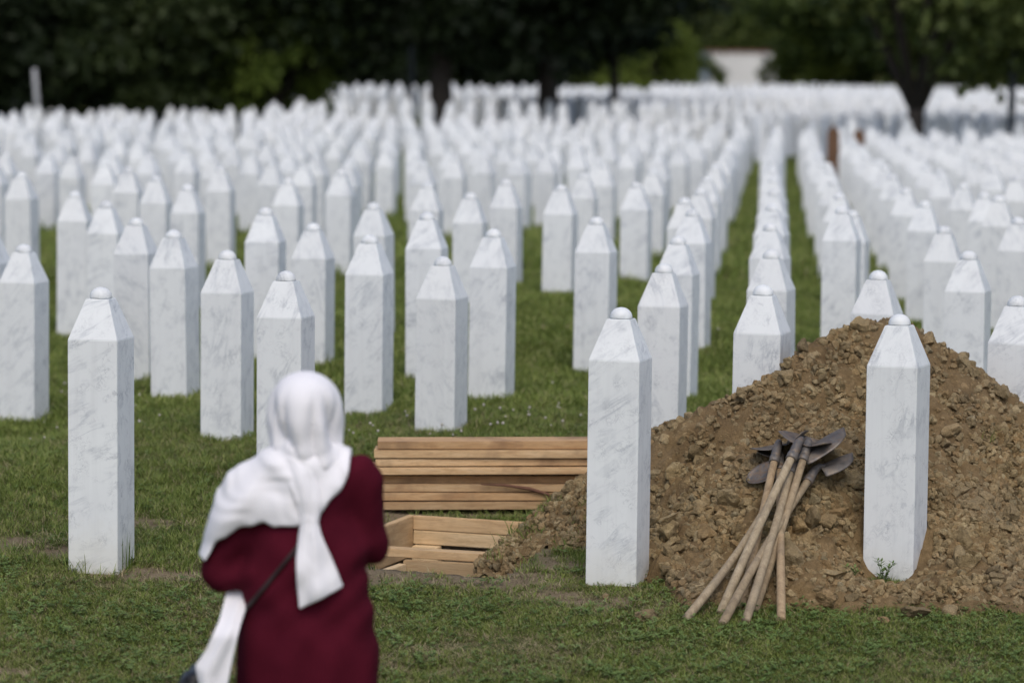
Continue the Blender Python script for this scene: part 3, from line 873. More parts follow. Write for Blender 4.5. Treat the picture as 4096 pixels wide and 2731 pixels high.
def weed(x, y, h, seed, label):
    p = hit(x * VS, y * VS); r_ = random.Random(seed); bm = bmesh.new()
    root = obj('weed', bm_mesh('stem', bm), None, None, p); stems = []
    bm = bmesh.new(); lv = bmesh.new()
    for s in range(4):
        a = s * 1.6 + r_.random(); t = Vector((math.cos(a) * h * .35, math.sin(a) * h * .3 - .01, h * r_.uniform(.6, 1)))
        pts = [Vector((0, 0, -.01)), t * .5 + Vector((0, 0, h * .12)), t]; tube(bm, pts, [.0022, .0017, .001], 6)
        for k in range(13):
            u = .25 + .75 * k / 12; q = pts[0].lerp(pts[1], u * 2) if u < .5 else pts[1].lerp(pts[2], u * 2 - 1)
            b = k * 2.4; L = .034 * r_.uniform(.7, 1.1); d = Vector((math.cos(b), math.sin(b), .55)).normalized(); sd = d.cross(Vector((0, 0, 1))).normalized() * L * .16
            lv.faces.new([lv.verts.new(q), lv.verts.new(q + d * L * .5 + sd), lv.verts.new(q + d * L), lv.verts.new(q + d * L * .5 - sd)])
    bm.to_mesh(root.data); bm.free(); root.data.materials.append(CLOVER)
    obj('leaves', bm_mesh('leaves', lv), CLOVER, root)
    return tag(root, label, 'weed')


weed(2028, 1345, .12, 3, 'green weed with narrow leaves at the foot of the right gravestone')
weed(1955, 1335, .07, 4, 'small ferny weed at the left foot of the right gravestone')

# ------------------------------------------------------------------ timber stack and grave lining
brnd = random.Random(5)
BOARDS = [  # y top, y bottom (2352 sheet), left x, tint label
 (1012, 1031.5, 866, 'topmost board of the timber stack behind the grave, darker patch near its left end'),
 (1033, 1052, 858, 'second board from the top of the timber stack, longest to the left'),
 (1053, 1071, 861, 'third board from the top of the timber stack'),
 (1072, 1090.5, 846, 'fourth board from the top of the timber stack, weathered lower edge'),
 (1091.5, 1110, 868, 'fifth board from the top of the timber stack, set back and dark stained'),
 (1111.5, 1129.5, 862, 'sixth board from the top of the timber stack, grey stained'),
 (1131, 1149.5, 872, 'second board from the bottom of the timber stack, reddish'),
 (1150.5, 1170, 878, 'lowest board of the timber stack lying on the soil')]
for k, (y0, y1, x0, lab) in enumerate(BOARDS):
    Yb = 14.86 + (.045 if k == 4 else .02 if k == 5 else 0) + brnd.uniform(-.018, .014)
    a = pt(x0 * VS, y0 * VS, Yb); b = pt(x0 * VS, y1 * VS, Yb); th = a.z - b.z; L = 1.36 + brnd.uniform(-.03, .05)
    o = obj('board', box_mesh('board', L, .20, th - .004, .0012, .005, brnd), BOARD, None, (a.x + L / 2, Yb + .10, (a.z + b.z) / 2 + .0068))
    o.rotation_euler = (0, R(-.55) + brnd.uniform(-.002, .002), R(brnd.uniform(-.9, .9)))
    tag(o, lab, 'board', 'stacked timber boards')
# split strip of bark peeling off the stack
bm = bmesh.new(); q = [pt(x * VS, y * VS, 14.845) for x, y in ((1105, 1112), (1160, 1114), (1215, 1122), (1262, 1136), (1290, 1141))]
tube(bm, q, [.003, .007, .010, .008, .002], 6)
tag(obj('bark_strip', bm_mesh('bark_strip', bm, True), m_simple('red_bark', (.16, .075, .045), .9, 40, .5)), 'thin reddish strip of bark hanging loose from the timber stack', 'bark strip')


def pit_pt(u, v, z):
    return Vector((PIT_FL.x + PU.x * u - PB.x * v, PIT_FL.y + PU.y * u - PB.y * v, z))


lining = empty('grave_lining', pit_pt(PIT_W / 2, PIT_L / 2, 0))
tag(lining, 'pale timber lining boards and cross strut inside the open grave', 'timber lining')


def plank(name, u0, v0, u1, v1, z0, z1, th=.04, m=SHORE, sag=0):
    a = pit_pt(u0, v0, (z0 + z1) / 2); b = pit_pt(u1, v1, (z0 + z1) / 2 + sag); c = (a + b) / 2
    d = b - a; L = d.length
    o = obj(name, box_mesh(name, L, th, z1 - z0, .003, .004, brnd), m, lining, c - lining.location)
    o.rotation_euler = (0, -math.asin(d.z / L), math.atan2(d.y, d.x))
    return o


ZB = float(zg0(PIT_FL.x, PIT_FL.y))
zfar = pt(950 * VS, 1181 * VS, 14.65).z
plank('plank', .02, .03, PIT_W, .03, zfar - .064, zfar, .035, sag=-.004)              # far side, upper pair
plank('plank', .02, .032, PIT_W, .032, zfar - .132, zfar - .066, .035, sag=-.004)
plank('plank', .0, .0, .0, PIT_L, zfar - .19, zfar + .0, .035)                          # left side
plank('plank', .0, PIT_L + .01, PIT_W * .82, PIT_L + .015, -.10, -.012, .03, sag=-.012)           # near lip
plank('post', .03, .07, .16, .07, zfar - .5, zfar - .135, .06)                          # corner post
plank('strut', -.0, .68, PIT_W, .66, -.054, -.016, .07)                                 # cross strut
plank('plank', .22, .72, PIT_W, .70, -.30, -.060, .035)                                 # board below the strut
plank('plank', .22, .74, .17, PIT_L, -.30, -.075, .035)
# crumbs at the pit floor
N = 500; u = rng.uniform(.05, PIT_W, N); v = rng.uniform(.05, PIT_L - .05, N)
Xp = PIT_FL.x + PU.x * u - PB.x * v; Yp = PIT_FL.y + PU.y * u - PB.y * v
r = .008 + .045 * rng.random(N) ** 3
pf = scatter('pit_soil', np.stack([Xp, Yp, zg(Xp, Yp) + .2 * rng.random(N) ** 2 * (v < .35)], 1), rng.uniform(0, 6, (N, 3)), r, rng.integers(0, 8, N), CS)
tag(pf, 'crumbled dark soil in the bottom of the grave', 'soil', None, 'stuff')

# ------------------------------------------------------------------ shovels
def Z3(x, y): return 2500 + x * .6376, 1600 + y * .6376


def blade_mesh(L=.26, Wd=.215, dish=.028, point=.55):
    nu, nv = 15, 15; V = []
    for j in range(nv):
        t = j / (nv - 1)
        wv = Wd * (1 if t < point else math.sqrt(max(0.0, 1 - ((t - point) / (1 - point)) ** 2)) * .9 + .1 * (1 - (t - point) / (1 - point)))
        if t < .06: wv *= .92
        for i in range(nu):
            s = i / (nu - 1) * 2 - 1
            V.append((s * wv / 2, t * L, dish * (s * s - .35) * (1 - .45 * t) + .014 * math.exp(-(s / .16) ** 2) * max(0, 1 - t * 1.6) - .03 * t * t))
    me = mesh_np('blade', V, grid_faces(nu, nv), True)
    return me


def shovel(b0, t0, off_b, off_t, bdir, sdir_, label, mid=None, rusty=None, r=.0168, bl=.26, bw=.215, dish=.028):
    B = hit(*Z3(*b0), f=zg0); B = B + Vector((0, -off_b, .012))
    xt, yt = Z3(*t0); H = hit(xt, yt); T = pt(xt, yt, H.y - off_t)
    root = empty('shovel', B); d = (T - B).normalized()
    bm = bmesh.new(); n = 9; pts = []; rad = []
    side = Vector((d.z, 0, -d.x)).normalized() * (mid or 0)
    L = (T - B).length
    for k in range(n):
        u = k / (n - 1); pts.append(d * L * u + side * math.sin(math.pi * u)); rad.append(r * (1.10 - .14 * u + .03 * math.sin(9 * u)))
    pts = [pts[0] - d * .004] + pts; rad = [r * .8] + rad
    tube(bm, pts, rad, 14)
    obj('handle', bm_mesh('handle', bm, True), OLDWOOD, root)
    bd = Vector(bdir).normalized(); sd = Vector(sdir_); sd = (sd - bd * sd.dot(bd)).normalized(); nn = sd.cross(bd)
    head = empty('head', d * L); head.parent = root; head.empty_display_size = .05
    bm = bmesh.new(); e = d * .055
    tube(bm, [-d * .045, -d * .043, d * .02, e, e + (d + bd) * .018, e + bd * .05], [r * 1.16, r * 1.25, r * 1.22, r * 1.12, r * .9, r * .45], 14)
    obj('socket', bm_mesh('socket', bm, True), STEEL, head)
    bm = bmesh.new(); tube(bm, [-d * .047, -d * .045, -d * .014, -d * .012], [r * 1.2, r * 1.38, r * 1.38, r * 1.2], 14)
    obj('collar', bm_mesh('collar', bm, True), STEEL, head)
    o = obj('blade', blade_mesh(bl, bw, dish), STEEL, head)
    M = Matrix((sd, bd, nn)).transposed().to_4x4(); M.translation = e + bd * .022
    o.matrix_local = M
    md = o.modifiers.new('thick', 'SOLIDIFY'); md.thickness = .0025; md.offset = 0
    return tag(root, label, 'shovel', 'shovels leaning on the soil mound')


shovel((380, 1392), (1000, 480), .0, .12, (-.95, .15, -.16), (.05, .80, .50), 'shovel whose handle slants furthest left, its blade pointing left on the mound', mid=.02, bl=.17, bw=.13)
shovel((980, 1392), (970, 405), .0, .12, (.25, .95, .06), (1, -.1, .05), 'shovel with nearly upright handle standing furthest right at the bottom')
shovel((735, 1330), (945, 345), -.04, .20, (.2, .96, .02), (1, 0, .36), 'shovel with steep handle, head furthest left in the bundle', bw=.25, dish=.035)
shovel((612, 1420), (1165, 480), .0, .14, (.92, .30, .20), (-.1, .93, .20), 'shovel whose head is lowest on the right, blade pointing right', mid=-.012, bl=.16, bw=.13)
shovel((755, 1398), (1048, 420), .02, .20, (.90, .30, .40), (-.2, .93, .12), 'shovel with handle in the middle of the bundle, blade tilted up to the right', mid=.004, bl=.24, bw=.17)
shovel((812, 1340), (1128, 335), .0, .24, (.1, .98, -.02), (1, -.08, -.05), 'shovel with dark-painted handle end, right of the pale rusty one', mid=.004, dish=.034)
shovel((598, 1348), (1062, 325), .02, .30, (.45, .88, .0), (1, -.1, -.16), 'foremost shovel with pale bent handle and rusty socket', mid=-.006, r=.0176, bw=.23, dish=.036)

# ------------------------------------------------------------------ trees and far setting
LEAF_D = m_leaf('leaf_dark', [(.2, (.010, .017, .006)), (.55, (.018, .030, .009)), (.9, (.035, .050, .013))], .6, .1, .8)
LEAF_M = m_leaf('leaf_olive', [(.2, (.036, .052, .012)), (.55, (.076, .100, .024)), (.9, (.17, .19, .048))], .6, .15, .8)
LEAF_L = m_leaf('leaf_light', [(.2, (.08, .12, .02)), (.55, (.15, .20, .035)), (.9, (.24, .29, .06))], .6, .2, .8)
LEAF_G = m_leaf('leaf_mid', [(.2, (.045, .070, .016)), (.55, (.085, .12, .026)), (.9, (.15, .185, .045))], .6, .2, .8)
BARK = m_simple('bark', (.045, .036, .028), .95, 14, .7, (.015, .012, .010), .8, 0, .03)


def crown_mesh(name, seed, rx, rz, zc_, ncl, nl, ls, m, droop=.35):
    r_ = np.random.default_rng(seed); Vs = []
    for c in range(ncl):
        d = r_.normal(size=3); d /= np.linalg.norm(d); rr = r_.uniform(.35, 1.0) ** .5
        cc = np.array([d[0] * rx * rr, d[1] * rx * rr, zc_ + d[2] * rz * rr]); cr = rx * r_.uniform(.13, .24)
        p = r_.normal(size=(nl, 3)) * cr * np.array([.62, .62, .42]) + cc
        a = r_.normal(size=(nl, 3)); a[:, 2] -= droop; a /= np.linalg.norm(a, axis=1)[:, None]
        b = np.cross(a, r_.normal(size=(nl, 3))); b /= np.linalg.norm(b, axis=1)[:, None]
        s = ls * r_.uniform(.6, 1.3, (nl, 1))
        Vs.append(np.stack([p, p + a * s * .5 + b * s * .32, p + a * s, p + a * s * .5 - b * s * .32], 1).reshape(-1, 3))
    V = np.concatenate(Vs); me = mesh_np(name, V, np.arange(len(V)).reshape(-1, 4)); me.materials.append(m)
    return me


def trunk_mesh(name, seed, h, r0, fork, spread, n=5):
    r_ = random.Random(seed); bm = bmesh.new()
    tube(bm, [(0, 0, -.3), (0, 0, .05), (.03, .02, fork * .5), (.05, 0, fork)], [r0 * 1.5, r0 * 1.15, r0, r0 * .92], 10)
    for k in range(n):
        a = k * 6.283 / n + r_.uniform(-.4, .4); s = spread * r_.uniform(.5, 1); hh = h * r_.uniform(.7, 1)
        tube(bm, [(.05, 0, fork - .1), (math.cos(a) * s * .3, math.sin(a) * s * .3, fork + (hh - fork) * .35), (math.cos(a) * s, math.sin(a) * s, hh)], [r0 * .62, r0 * .45, r0 * .1], 7)
    me = bm_mesh(name, bm, True); me.materials.append(BARK); return me


CRN = [crown_mesh('crown', 1, 4.6, 4.2, 6.1, 130, 150, .30, LEAF_D), crown_mesh('crown', 2, 4.2, 4.6, 6.4, 120, 150, .30, LEAF_D),
       crown_mesh('crown', 3, 4.8, 4.0, 5.7, 150, 150, .28, LEAF_M), crown_mesh('crown', 4, 2.2, 3.0, 3.0, 80, 130, .26, LEAF_D), crown_mesh('crown', 5, 1.5, 1.3, 1.2, 50, 110, .16, LEAF_L),
       crown_mesh('crown', 6, 3.3, 3.4, 5.0, 95, 140, .24, LEAF_M), crown_mesh('crown', 7, 4.4, 4.6, 5.2, 130, 150, .34, LEAF_G)]
TRK = [trunk_mesh('trunk', 1, 8, .26, 2.2, 3.2), trunk_mesh('trunk', 2, 8.5, .22, 2.5, 3.0), trunk_mesh('trunk', 3, 7.5, .30, 1.5, 3.6, 6), trunk_mesh('trunk', 4, 5, .12, .8, 1.0), trunk_mesh('trunk', 5, 2, .05, .3, .8), trunk_mesh('trunk', 6, 7.0, .17, 1.15, 3.4, 5), trunk_mesh('trunk', 7, 8, .24, 1.8, 3.0)]


def tree(px, Y, kind, label, s=1.0, rz=0.0, dz=0.0, name='tree', cat='tree', group='trees at the back of the cemetery', ts=1.0, shift=0.0, lift=0.0):
    x = (px - 2048) / FPX * Y; z = float(zg0(x, Y))
    o = empty(name, (x, Y, z + dz), rz); o.scale = (s, s, s)
    t = obj('trunk', TRK[kind], None, o); t.scale = (ts, ts, 1); cr = obj('crown', CRN[kind], None, o); cr.location = (shift, 0, lift)
    return tag(o, label, cat, group)


tree(715 * VS, 80, 0, 'dark tree at back left with a straight trunk above the far stones', 1.0, .4)
tree(1010 * VS, 78, 1, 'dark tree at back with trunk left of the picture centre', 1.0, 1.9, ts=1.3)
tree(1255 * VS, 80, 0, 'dark tree at back centre whose trunk flares at its foot', 1.02, 3.1, lift=.35)
tree(1405 * VS, 86, 1, 'slender-trunked dark tree right of the centre tree', .72, 4.2, ts=.8, lift=.7)
tree(2090 * VS, 57, 5, 'big olive-green tree at back right with forked trunk among the gravestones', 1.0, 0, ts=1.0, shift=1.0, lift=.25)
tree(2600 * VS, 62, 2, 'olive-green tree crown reaching in from the right edge', 1.05, .7)
tree(430 * VS, 84, 1, 'dark tree behind the shaded stones at left', 1.0, 5.0)
tree(60 * VS, 82, 0, 'dark tree at the far left edge behind the stones', 1.0, 2.0)
tree(-250 * VS, 78, 0, 'dark tree beyond the left picture edge', 1.0, 1.0)
for k, (vx, Y, s) in enumerate(((-40, 77, 1.0), (70, 80, 1.15), (160, 78, 1.0), (255, 79, 1.1), (345, 78, 1.0), (440, 80, 1.1), (525, 81, 1.0), (600, 84, 1.0))):
    tree(vx * VS, Y, 3, 'dark evergreen shrub in the dense screen behind the shaded stones, %s from the left' % ordn(k + 1), s, k * 1.3, -.3, 'evergreen_shrub', 'shrub', 'evergreen screen at back left')
for k, vx in enumerate((690, 775, 850, 930, 1010, 1090, 1165, 1235)):
    tree(vx * VS, 124 + (k % 3), 3, 'far dark shrub in the hedge beyond the stones, %s from the left' % ordn(k + 1), .95, k * 1.1, -.3, 'hedge_shrub', 'shrub', 'hedge beyond the far stones')
for k, (vx, Y, s, lab) in enumerate(((632, 79, 1.2, 'light green bush against the dark trees at left'), (1180, 145, 1.5, 'light green bush far behind the centre tree'), (1330, 140, 1.9, 'yellow-green bush far behind, between the two centre trunks'),
                                     (1470, 150, 1.6, 'green bush far right of the slender trunk'), (1505, 150, 1.4, 'green bush left of the white house'), (1862, 150, 1.4, 'green bush right of the white house'), (1930, 150, 1.4, 'pale green bush behind the olive tree'), (1612, 152, .75, 'small bush hiding the left corner of the white house'), (1782, 152, .8, 'small bush hiding the right corner of the white house'))):
    tree(vx * VS, Y, 4, lab, s, k * 2.1, .2, 'bush', 'bush', 'light bushes at the back')
for k, (vx, Y, kd) in enumerate(((880, 138, 0), (1140, 140, 1), (1470, 165, 2), (1640, 215, 6), (1790, 210, 6), (1960, 150, 6), (2160, 140, 6), (2330, 145, 6), (560, 125, 0), (250, 120, 1))):
    tree(vx * VS, Y, kd, 'far blurred tree filling the background, %s from the left' % ordn(1 + sorted([880, 1140, 1470, 1640, 1790, 1960, 2160, 2330, 560, 250]).index(vx)), 1.15, k * 1.7, .3)
tree(1705 * VS, 188, 6, 'green tree whose crown rises behind the white house', 1.15, .8, lift=.4, ts=.5)
# wooded slope closing the view
N = 520; Yw = rng.uniform(225, 420, N); Xw = rng.uniform(-.30, .30, N) * Yw
wd = scatter('wooded_slope', np.stack([Xw, Yw, zg0(Xw, Yw) - .5], 1), np.stack([np.zeros(N), np.zeros(N), rng.uniform(0, 6, N)], 1), rng.uniform(.9, 1.6, N), rng.integers(0, 3, N), CRN[:3])
tag(wd, 'dense dark wood on the slope behind everything', 'wood', None, 'stuff')

WHITE = m_simple('house_render', (.82, .82, .81), .9, 3, .15, (.70, .69, .67))
ROOF = m_simple('red_tiles', (.26, .11, .07), .85, 20, .5)
PANE = m_simple('window_glass', (.03, .035, .04), .15, 3, .2)


def house(px, Y, wd, dp, hw, hr, rz, label, win=(-.3, .3)):
    x = (px - 2048) / FPX * Y; z = float(zg0(x, Y)) - .3
    o = empty('house', (x, Y, z), rz)
    obj('wall', box_mesh('wall', wd, dp, hw, .02), WHITE, o, (0, 0, hw / 2))
    bm = bmesh.new(); e = .45 if win else .08; V = [bm.verts.new(v) for v in ((-wd / 2 - e, -dp / 2 - e, hw), (wd / 2 + e, -dp / 2 - e, hw), (wd / 2 + e, dp / 2 + e, hw), (-wd / 2 - e, dp / 2 + e, hw), (-wd / 2 - e, 0, hw + hr), (wd / 2 + e, 0, hw + hr))]
    for f_ in ((0, 1, 5, 4), (2, 3, 4, 5), (0, 4, 3), (1, 2, 5), (3, 2, 1, 0)): bm.faces.new([V[i] for i in f_])
    bmesh.ops.translate(bm, verts=bm.verts[:], vec=(0, 0, .004))
    obj('roof', bm_mesh('roof', bm), ROOF, o)
    for s in win:
        wn = obj('window', box_mesh('window', .95, .08, 1.15, .01), WHITE, o, (s * wd, -dp / 2 - .01, hw * .62)); obj('pane', box_mesh('pane', .75, .04, .95, .005), PANE, wn, (0, -.05, 0))
    return tag(o, label, 'house', 'houses beyond the cemetery')


house(1695 * VS, 178, 4.2, 5, 2.75, .12, .05, 'small white flat-roofed house in the gap between the trees', ())
house(1738 * VS, 196, 1.6, 3, 3.0, 1.0, -.2, 'red-roofed house half hidden behind the white house', (.2,))

POST = m_simple('post_paint', (.10, .11, .12), .6, 20, .3)
PALE = m_simple('pale_post', (.40, .41, .42), .6, 20, .3)


def lamp_post(px, Y, r, h, label, tilt=0, m=POST):
    x = (px - 2048) / FPX * Y; o = empty('lamp_post', (x, Y, float(zg0(x, Y)))); o.rotation_euler = (0, tilt, 0)
    bm = bmesh.new(); tube(bm, [(0, 0, -.2), (0, 0, .4), (0, 0, .45), (0, 0, h)], [r * 1.5, r * 1.5, r, r * .75], 12); obj('pole', bm_mesh('pole', bm, True), m, o)
    bm = bmesh.new(); tube(bm, [(0, 0, h - .02), (0, 0, h), (0, 0, h + .35), (0, 0, h + .45)], [r * .9, r * 2.2, r * 3, r * .6], 12); obj('lantern', bm_mesh('lantern', bm, True), PALE, o)
    return tag(o, label, 'lamp post', 'lamp posts')


lamp_post(2315 * VS, 58, .075, 3.6, 'slim dark lamp post at back right beside the olive tree')
lamp_post(640 * VS, 83, .06, 4.4, 'slim lamp post in front of the light green bush at left')
lamp_post(940 * VS, 86, .07, 4.4, 'slim lamp post beyond the narrow grass gap')
x = (88 * VS - 2048) / FPX * 74; bm = bmesh.new(); tube(bm, [(0, 0, -.2), (-.06, 0, .8), (-.12, 0, 1.62), (-.122, 0, 1.64)], [.07, .065, .055, .03], 10)
tag(obj('post', bm_mesh('post', bm, True), PALE, None, (x, 74, float(zg0(x, 74)))), 'pale leaning post at far left behind the stones', 'post')
MARK = m_simple('brown_marker', (.16, .085, .045), .9, 12, .5)
for px, Y, h_, lab in ((3322, 47, .95, 'brown wooden grave marker between the far stones right of the aisle'), (3425, 52, .8, 'second brown wooden marker right of the first, mostly hidden')):
    x = (px - 2048) / FPX * Y; z = float(zg0(x, Y)); bm = bmesh.new()
    V0 = [(-.09, 0), (.09, 0), (.09, h_), (0, h_ + .10), (-.09, h_)]
    f0 = bm.faces.new([bm.verts.new((a, -.02, b)) for a, b in V0]); e_ = bmesh.ops.extrude_face_region(bm, geom=[f0])
    bmesh.ops.translate(bm, verts=[v for v in e_['geom'] if isinstance(v, bmesh.types.BMVert)], vec=(0, .04, 0)); bmesh.ops.recalc_face_normals(bm, faces=bm.faces[:])
    tag(obj('grave_marker', bm_mesh('grave_marker', bm), MARK, None, (x, Y, z)), lab, 'grave marker')

# ------------------------------------------------------------------ the woman
PS = VS * 9.5 / FPX * 1.0                # metres per survey-sheet pixel at her distance
HT = 1.65


def pv(vx, vy): return (vx - 697) * PS, HT - (vy - 855) * PS


def caps(P, a, b, ra, rb, sq=(1, 1, 1)):
    sq = np.array(sq); a = np.array(a) / sq; b = np.array(b) / sq; Q = P / sq
    ba_ = b - a; h = np.clip(((Q - a) @ ba_) / max(ba_ @ ba_, 1e-9), 0, 1)
    return np.linalg.norm(Q - a - h[..., None] * ba_, axis=-1) - (ra + (rb - ra) * h)


def smin(a, b, k):
    h = np.clip(.5 + .5 * (b - a) / k, 0, 1); return b + (a - b) * h - k * h * (1 - h)


def smax(a, b, k): return -smin(-a, -b, k)


def surface_nets(F, o, h):
    S = F < 0; nx, ny, nz = F.shape
    cs = [S[i:nx - 1 + i, j:ny - 1 + j, k:nz - 1 + k] for i in (0, 1) for j in (0, 1) for k in (0, 1)]
    act = np.any(cs, 0) & ~np.all(cs, 0); ids = np.full(act.shape, -1); I = np.argwhere(act); ids[act] = np.arange(len(I))
    acc = np.zeros((len(I), 3)); cnt = np.zeros(len(I))
    for ax in range(3):
        oth = [x for x in range(3) if x != ax]
        for p in (0, 1):
            for q in (0, 1):
                a = I.copy(); a[:, oth[0]] += p; a[:, oth[1]] += q; b = a.copy(); b[:, ax] += 1
                fa = F[tuple(a.T)]; fb = F[tuple(b.T)]; m = (fa < 0) != (fb < 0)
                t = np.where(m, fa / np.where(m, fa - fb, 1), 0); pos = a.astype(float); pos[:, ax] += t
                acc[m] += pos[m]; cnt[m] += 1
    V = acc / cnt[:, None] * h + o; Q = []
    for ax in range(3):
        u, v = [(1, 2), (2, 0), (0, 1)][ax]
        sl0 = [slice(1, -1)] * 3; sl0[ax] = slice(0, -1); sl1 = list(sl0); sl1[ax] = slice(1, None)
        a = S[tuple(sl0)]; b = S[tuple(sl1)]
        for flip, m in ((False, a & ~b), (True, ~a & b)):
            E = np.argwhere(m); E[:, [u, v]] += 1
            c = []
            for du, dv in ((0, 0), (-1, 0), (-1, -1), (0, -1)):
                e = E.copy(); e[:, u] += du; e[:, v] += dv; c.append(ids[tuple(e.T)])
            c = np.stack(c, 1); Q.append(c[:, ::-1] if flip else c)
    return V, np.concatenate(Q)


def sdf_obj(name, fn, lo, hi, h, m, parent, smooth=2):
    ax = [np.arange(lo[i], hi[i] + h, h) for i in range(3)]
    P = np.stack(np.meshgrid(*ax, indexing='ij'), -1)
    V, Q = surface_nets(fn(P), np.array(lo), h)
    ok = (Q >= 0).all(1); Q = Q[ok]
    for _ in range(smooth):
        A = np.zeros_like(V); n = np.zeros(len(V))
        for k in range(4):
            np.add.at(A, Q[:, k], V[Q[:, (k + 1) % 4]]); np.add.at(n, Q[:, k], 1)
        V = np.where(n[:, None] > 0, V * .5 + .5 * A / np.maximum(n, 1)[:, None], V)
    return obj(name, mesh_np(name, V, Q, True), m, parent)


LSH, LEL, LHA = (-.150, .0, 1.262), (-.245, .03, 1.045), (-.07, .27, 1.12)
RSH, REL, RHA = (.165, .0, 1.325), (.197, .06, 1.105), (.07, .28, 1.19)


def f_tunic(P, grow=0.0):
    d = caps(P, (-.005, .0, 1.27), (0.0, .0, 1.05), .150, .185, (1, .70, 1))
    d = smin(d, caps(P, (0.0, 0, 1.05), (.012, .0, .80), .185, .205, (1, .72, 1)), .05)
    d = smin(d, caps(P, (.012, 0, .80), (.015, .0, .45), .205, .235, (1, .72, 1)), .05)
    d = smin(d, caps(P, LSH, RSH, .062, .060), .06)
    d = smin(d, caps(P, (0, -.02, 1.36), (0, -.01, 1.30), .075, .12, (1, .8, 1)), .05)
    arms = np.minimum(caps(P, LSH, LEL, .072, .076), caps(P, LEL, LHA, .072, .046))
    arms = np.minimum(arms, np.minimum(caps(P, RSH, REL, .067, .060), caps(P, REL, RHA, .058, .044)))
    d = smin(d, arms, .035)
    x, y, z = P[..., 0], P[..., 1], P[..., 2]
    fold = .004 * np.sin((z * .8 - x) * 47 + 2 * np.sin(z * 13)) + .007 * np.sin(z * 34 + x * 14 + 2 * np.sin(x * 11)) * sstep(.3, .0, np.abs(z - 1.0)) + .006 * np.sin(np.arctan2(y, x) * 9 + z * 3) * sstep(1.0, .6, z)
    fold = fold + .005 * np.sin(z * 60 - x * 30) * sstep(.12, .0, np.abs(z - 1.07)) * (np.abs(x) > .15)
    return d + fold - grow


def f_body(P):
    d = caps(P, (0, .015, 1.50), (0, .02, 1.555), .078, .085, (1, 1.12, 1))
    d = smin(d, caps(P, (0, .035, 1.455), (0, .06, 1.44), .05, .03), .03)
    d = smin(d, caps(P, (0, .105, 1.515), (0, .122, 1.485), .009, .014), .012)              # nose
    d = smin(d, caps(P, (-.022, .102, 1.452), (.022, .102, 1.452), .007, .007), .008)       # mouth
    for s in (-1, 1):
        d = smin(d, caps(P, (s * .08, .005, 1.53), (s * .082, .0, 1.495), .014, .010), .008)  # ear
        d = smax(d, -caps(P, (s * .033, .118, 1.522), (s * .033, .118, 1.522), .014, .014), .012)
        d = smin(d, caps(P, (s * .033, .090, 1.522), (s * .033, .092, 1.522), .012, .012), .003)
    d = smin(d, caps(P, (0, 0, 1.46), (0, -.005, 1.33), .052, .06), .04)
    d = smin(d, caps(P, (0, 0, 1.27), (0, 0, .95), .12, .14, (1, .66, 1)), .05)
    d = smin(d, caps(P, (0, 0, .95), (0, 0, .82), .15, .165, (1, .7, 1)), .05)
    for S_, E_, H_, s in ((LSH, LEL, LHA, -1), (RSH, REL, RHA, 1)):
        d = smin(d, np.minimum(caps(P, S_, E_, .048, .04), caps(P, E_, H_, .038, .026)), .03)
        H = np.array(H_); E = np.array(E_); f = (H - E) / np.linalg.norm(H - E); f = np.array([f[0] * .35, .35, .85]); f /= np.linalg.norm(f)
        pal = H + f * .075; d = smin(d, caps(P, H, pal, .026, .036, (1, .8, 1)), .02)
        sd = np.array([1.0, -.2, 0.0])
        for k, (o_, L_) in enumerate(((-.027, .062), (-.009, .074), (.009, .070), (.027, .055))):
            a = pal + sd * o_ + f * .02; k1 = a + f * L_ * .55; k2 = k1 + (f * .8 + np.array([-s * .1, -.45, 0])) * L_ * .5
            d = smin(d, np.minimum(caps(P, a, k1, .0092, .0085), caps(P, k1, k2, .0085, .007)), .004)
        a = H + f * .03 - sd * s * .028; b = a + (f * .55 - sd * s * .8) * .04; c = b + f * .035
        d = smin(d, np.minimum(caps(P, a, b, .012, .010), caps(P, b, c, .010, .008)), .006)
    for s in (-1, 1):
        d = smin(d, caps(P, (s * .085, 0, .82), (s * .085, .01, .46), .082, .056), .04)
        d = smin(d, caps(P, (s * .085, .01, .46), (s * .088, -.01, .09), .055, .036), .02)
        d = smin(d, caps(P, (s * .088, -.02, .04), (s * .095, .13, .03), .036, .032, (1, 1, .9)), .02)
    return d


def f_hood(P):
    x, y, z = P[..., 0], P[..., 1], P[..., 2]
    d = caps(P, (-.002, .0, 1.515), (0, .0, 1.548), .104, .104, (1.04, 1.18, 1))
    d = smin(d, caps(P, (0.003, .0, 1.50), (0.008, -.012, 1.40), .104, .101, (1, 1.02, 1)), .04)
    d = smin(d, caps(P, (.004, -.012, 1.40), (-.005, -.012, 1.335), .101, .119, (1, .85, 1)), .04)
    ph = np.arctan2(x + .03 * np.sin(z * 9), -y + .02)
    fo = ((1 - np.abs(np.sin(ph * 2.1 + z * 5.0))) ** 2 * .034 + (1 - np.abs(np.sin(ph * 4.7 - z * 4.0 + 1))) ** 2 * .020) * sstep(1.63, 1.48, z) + .004 * np.sin(ph * 13 - z * 10) * sstep(1.58, 1.45, z)
    wr = .005 * np.sin((z * 1.0 - .55 * np.abs(x + .02)) * 70) * sstep(.06, 0, np.abs(z - 1.385))
    d = d + fo + wr - .002
    face = caps(P, (0, .13, 1.50), (0, .16, 1.52), .068, .072)
    d = smax(d, -face, .01)
    return smax(d, 1.352 - z + .12 * np.abs(x) - .04 * x, .012)


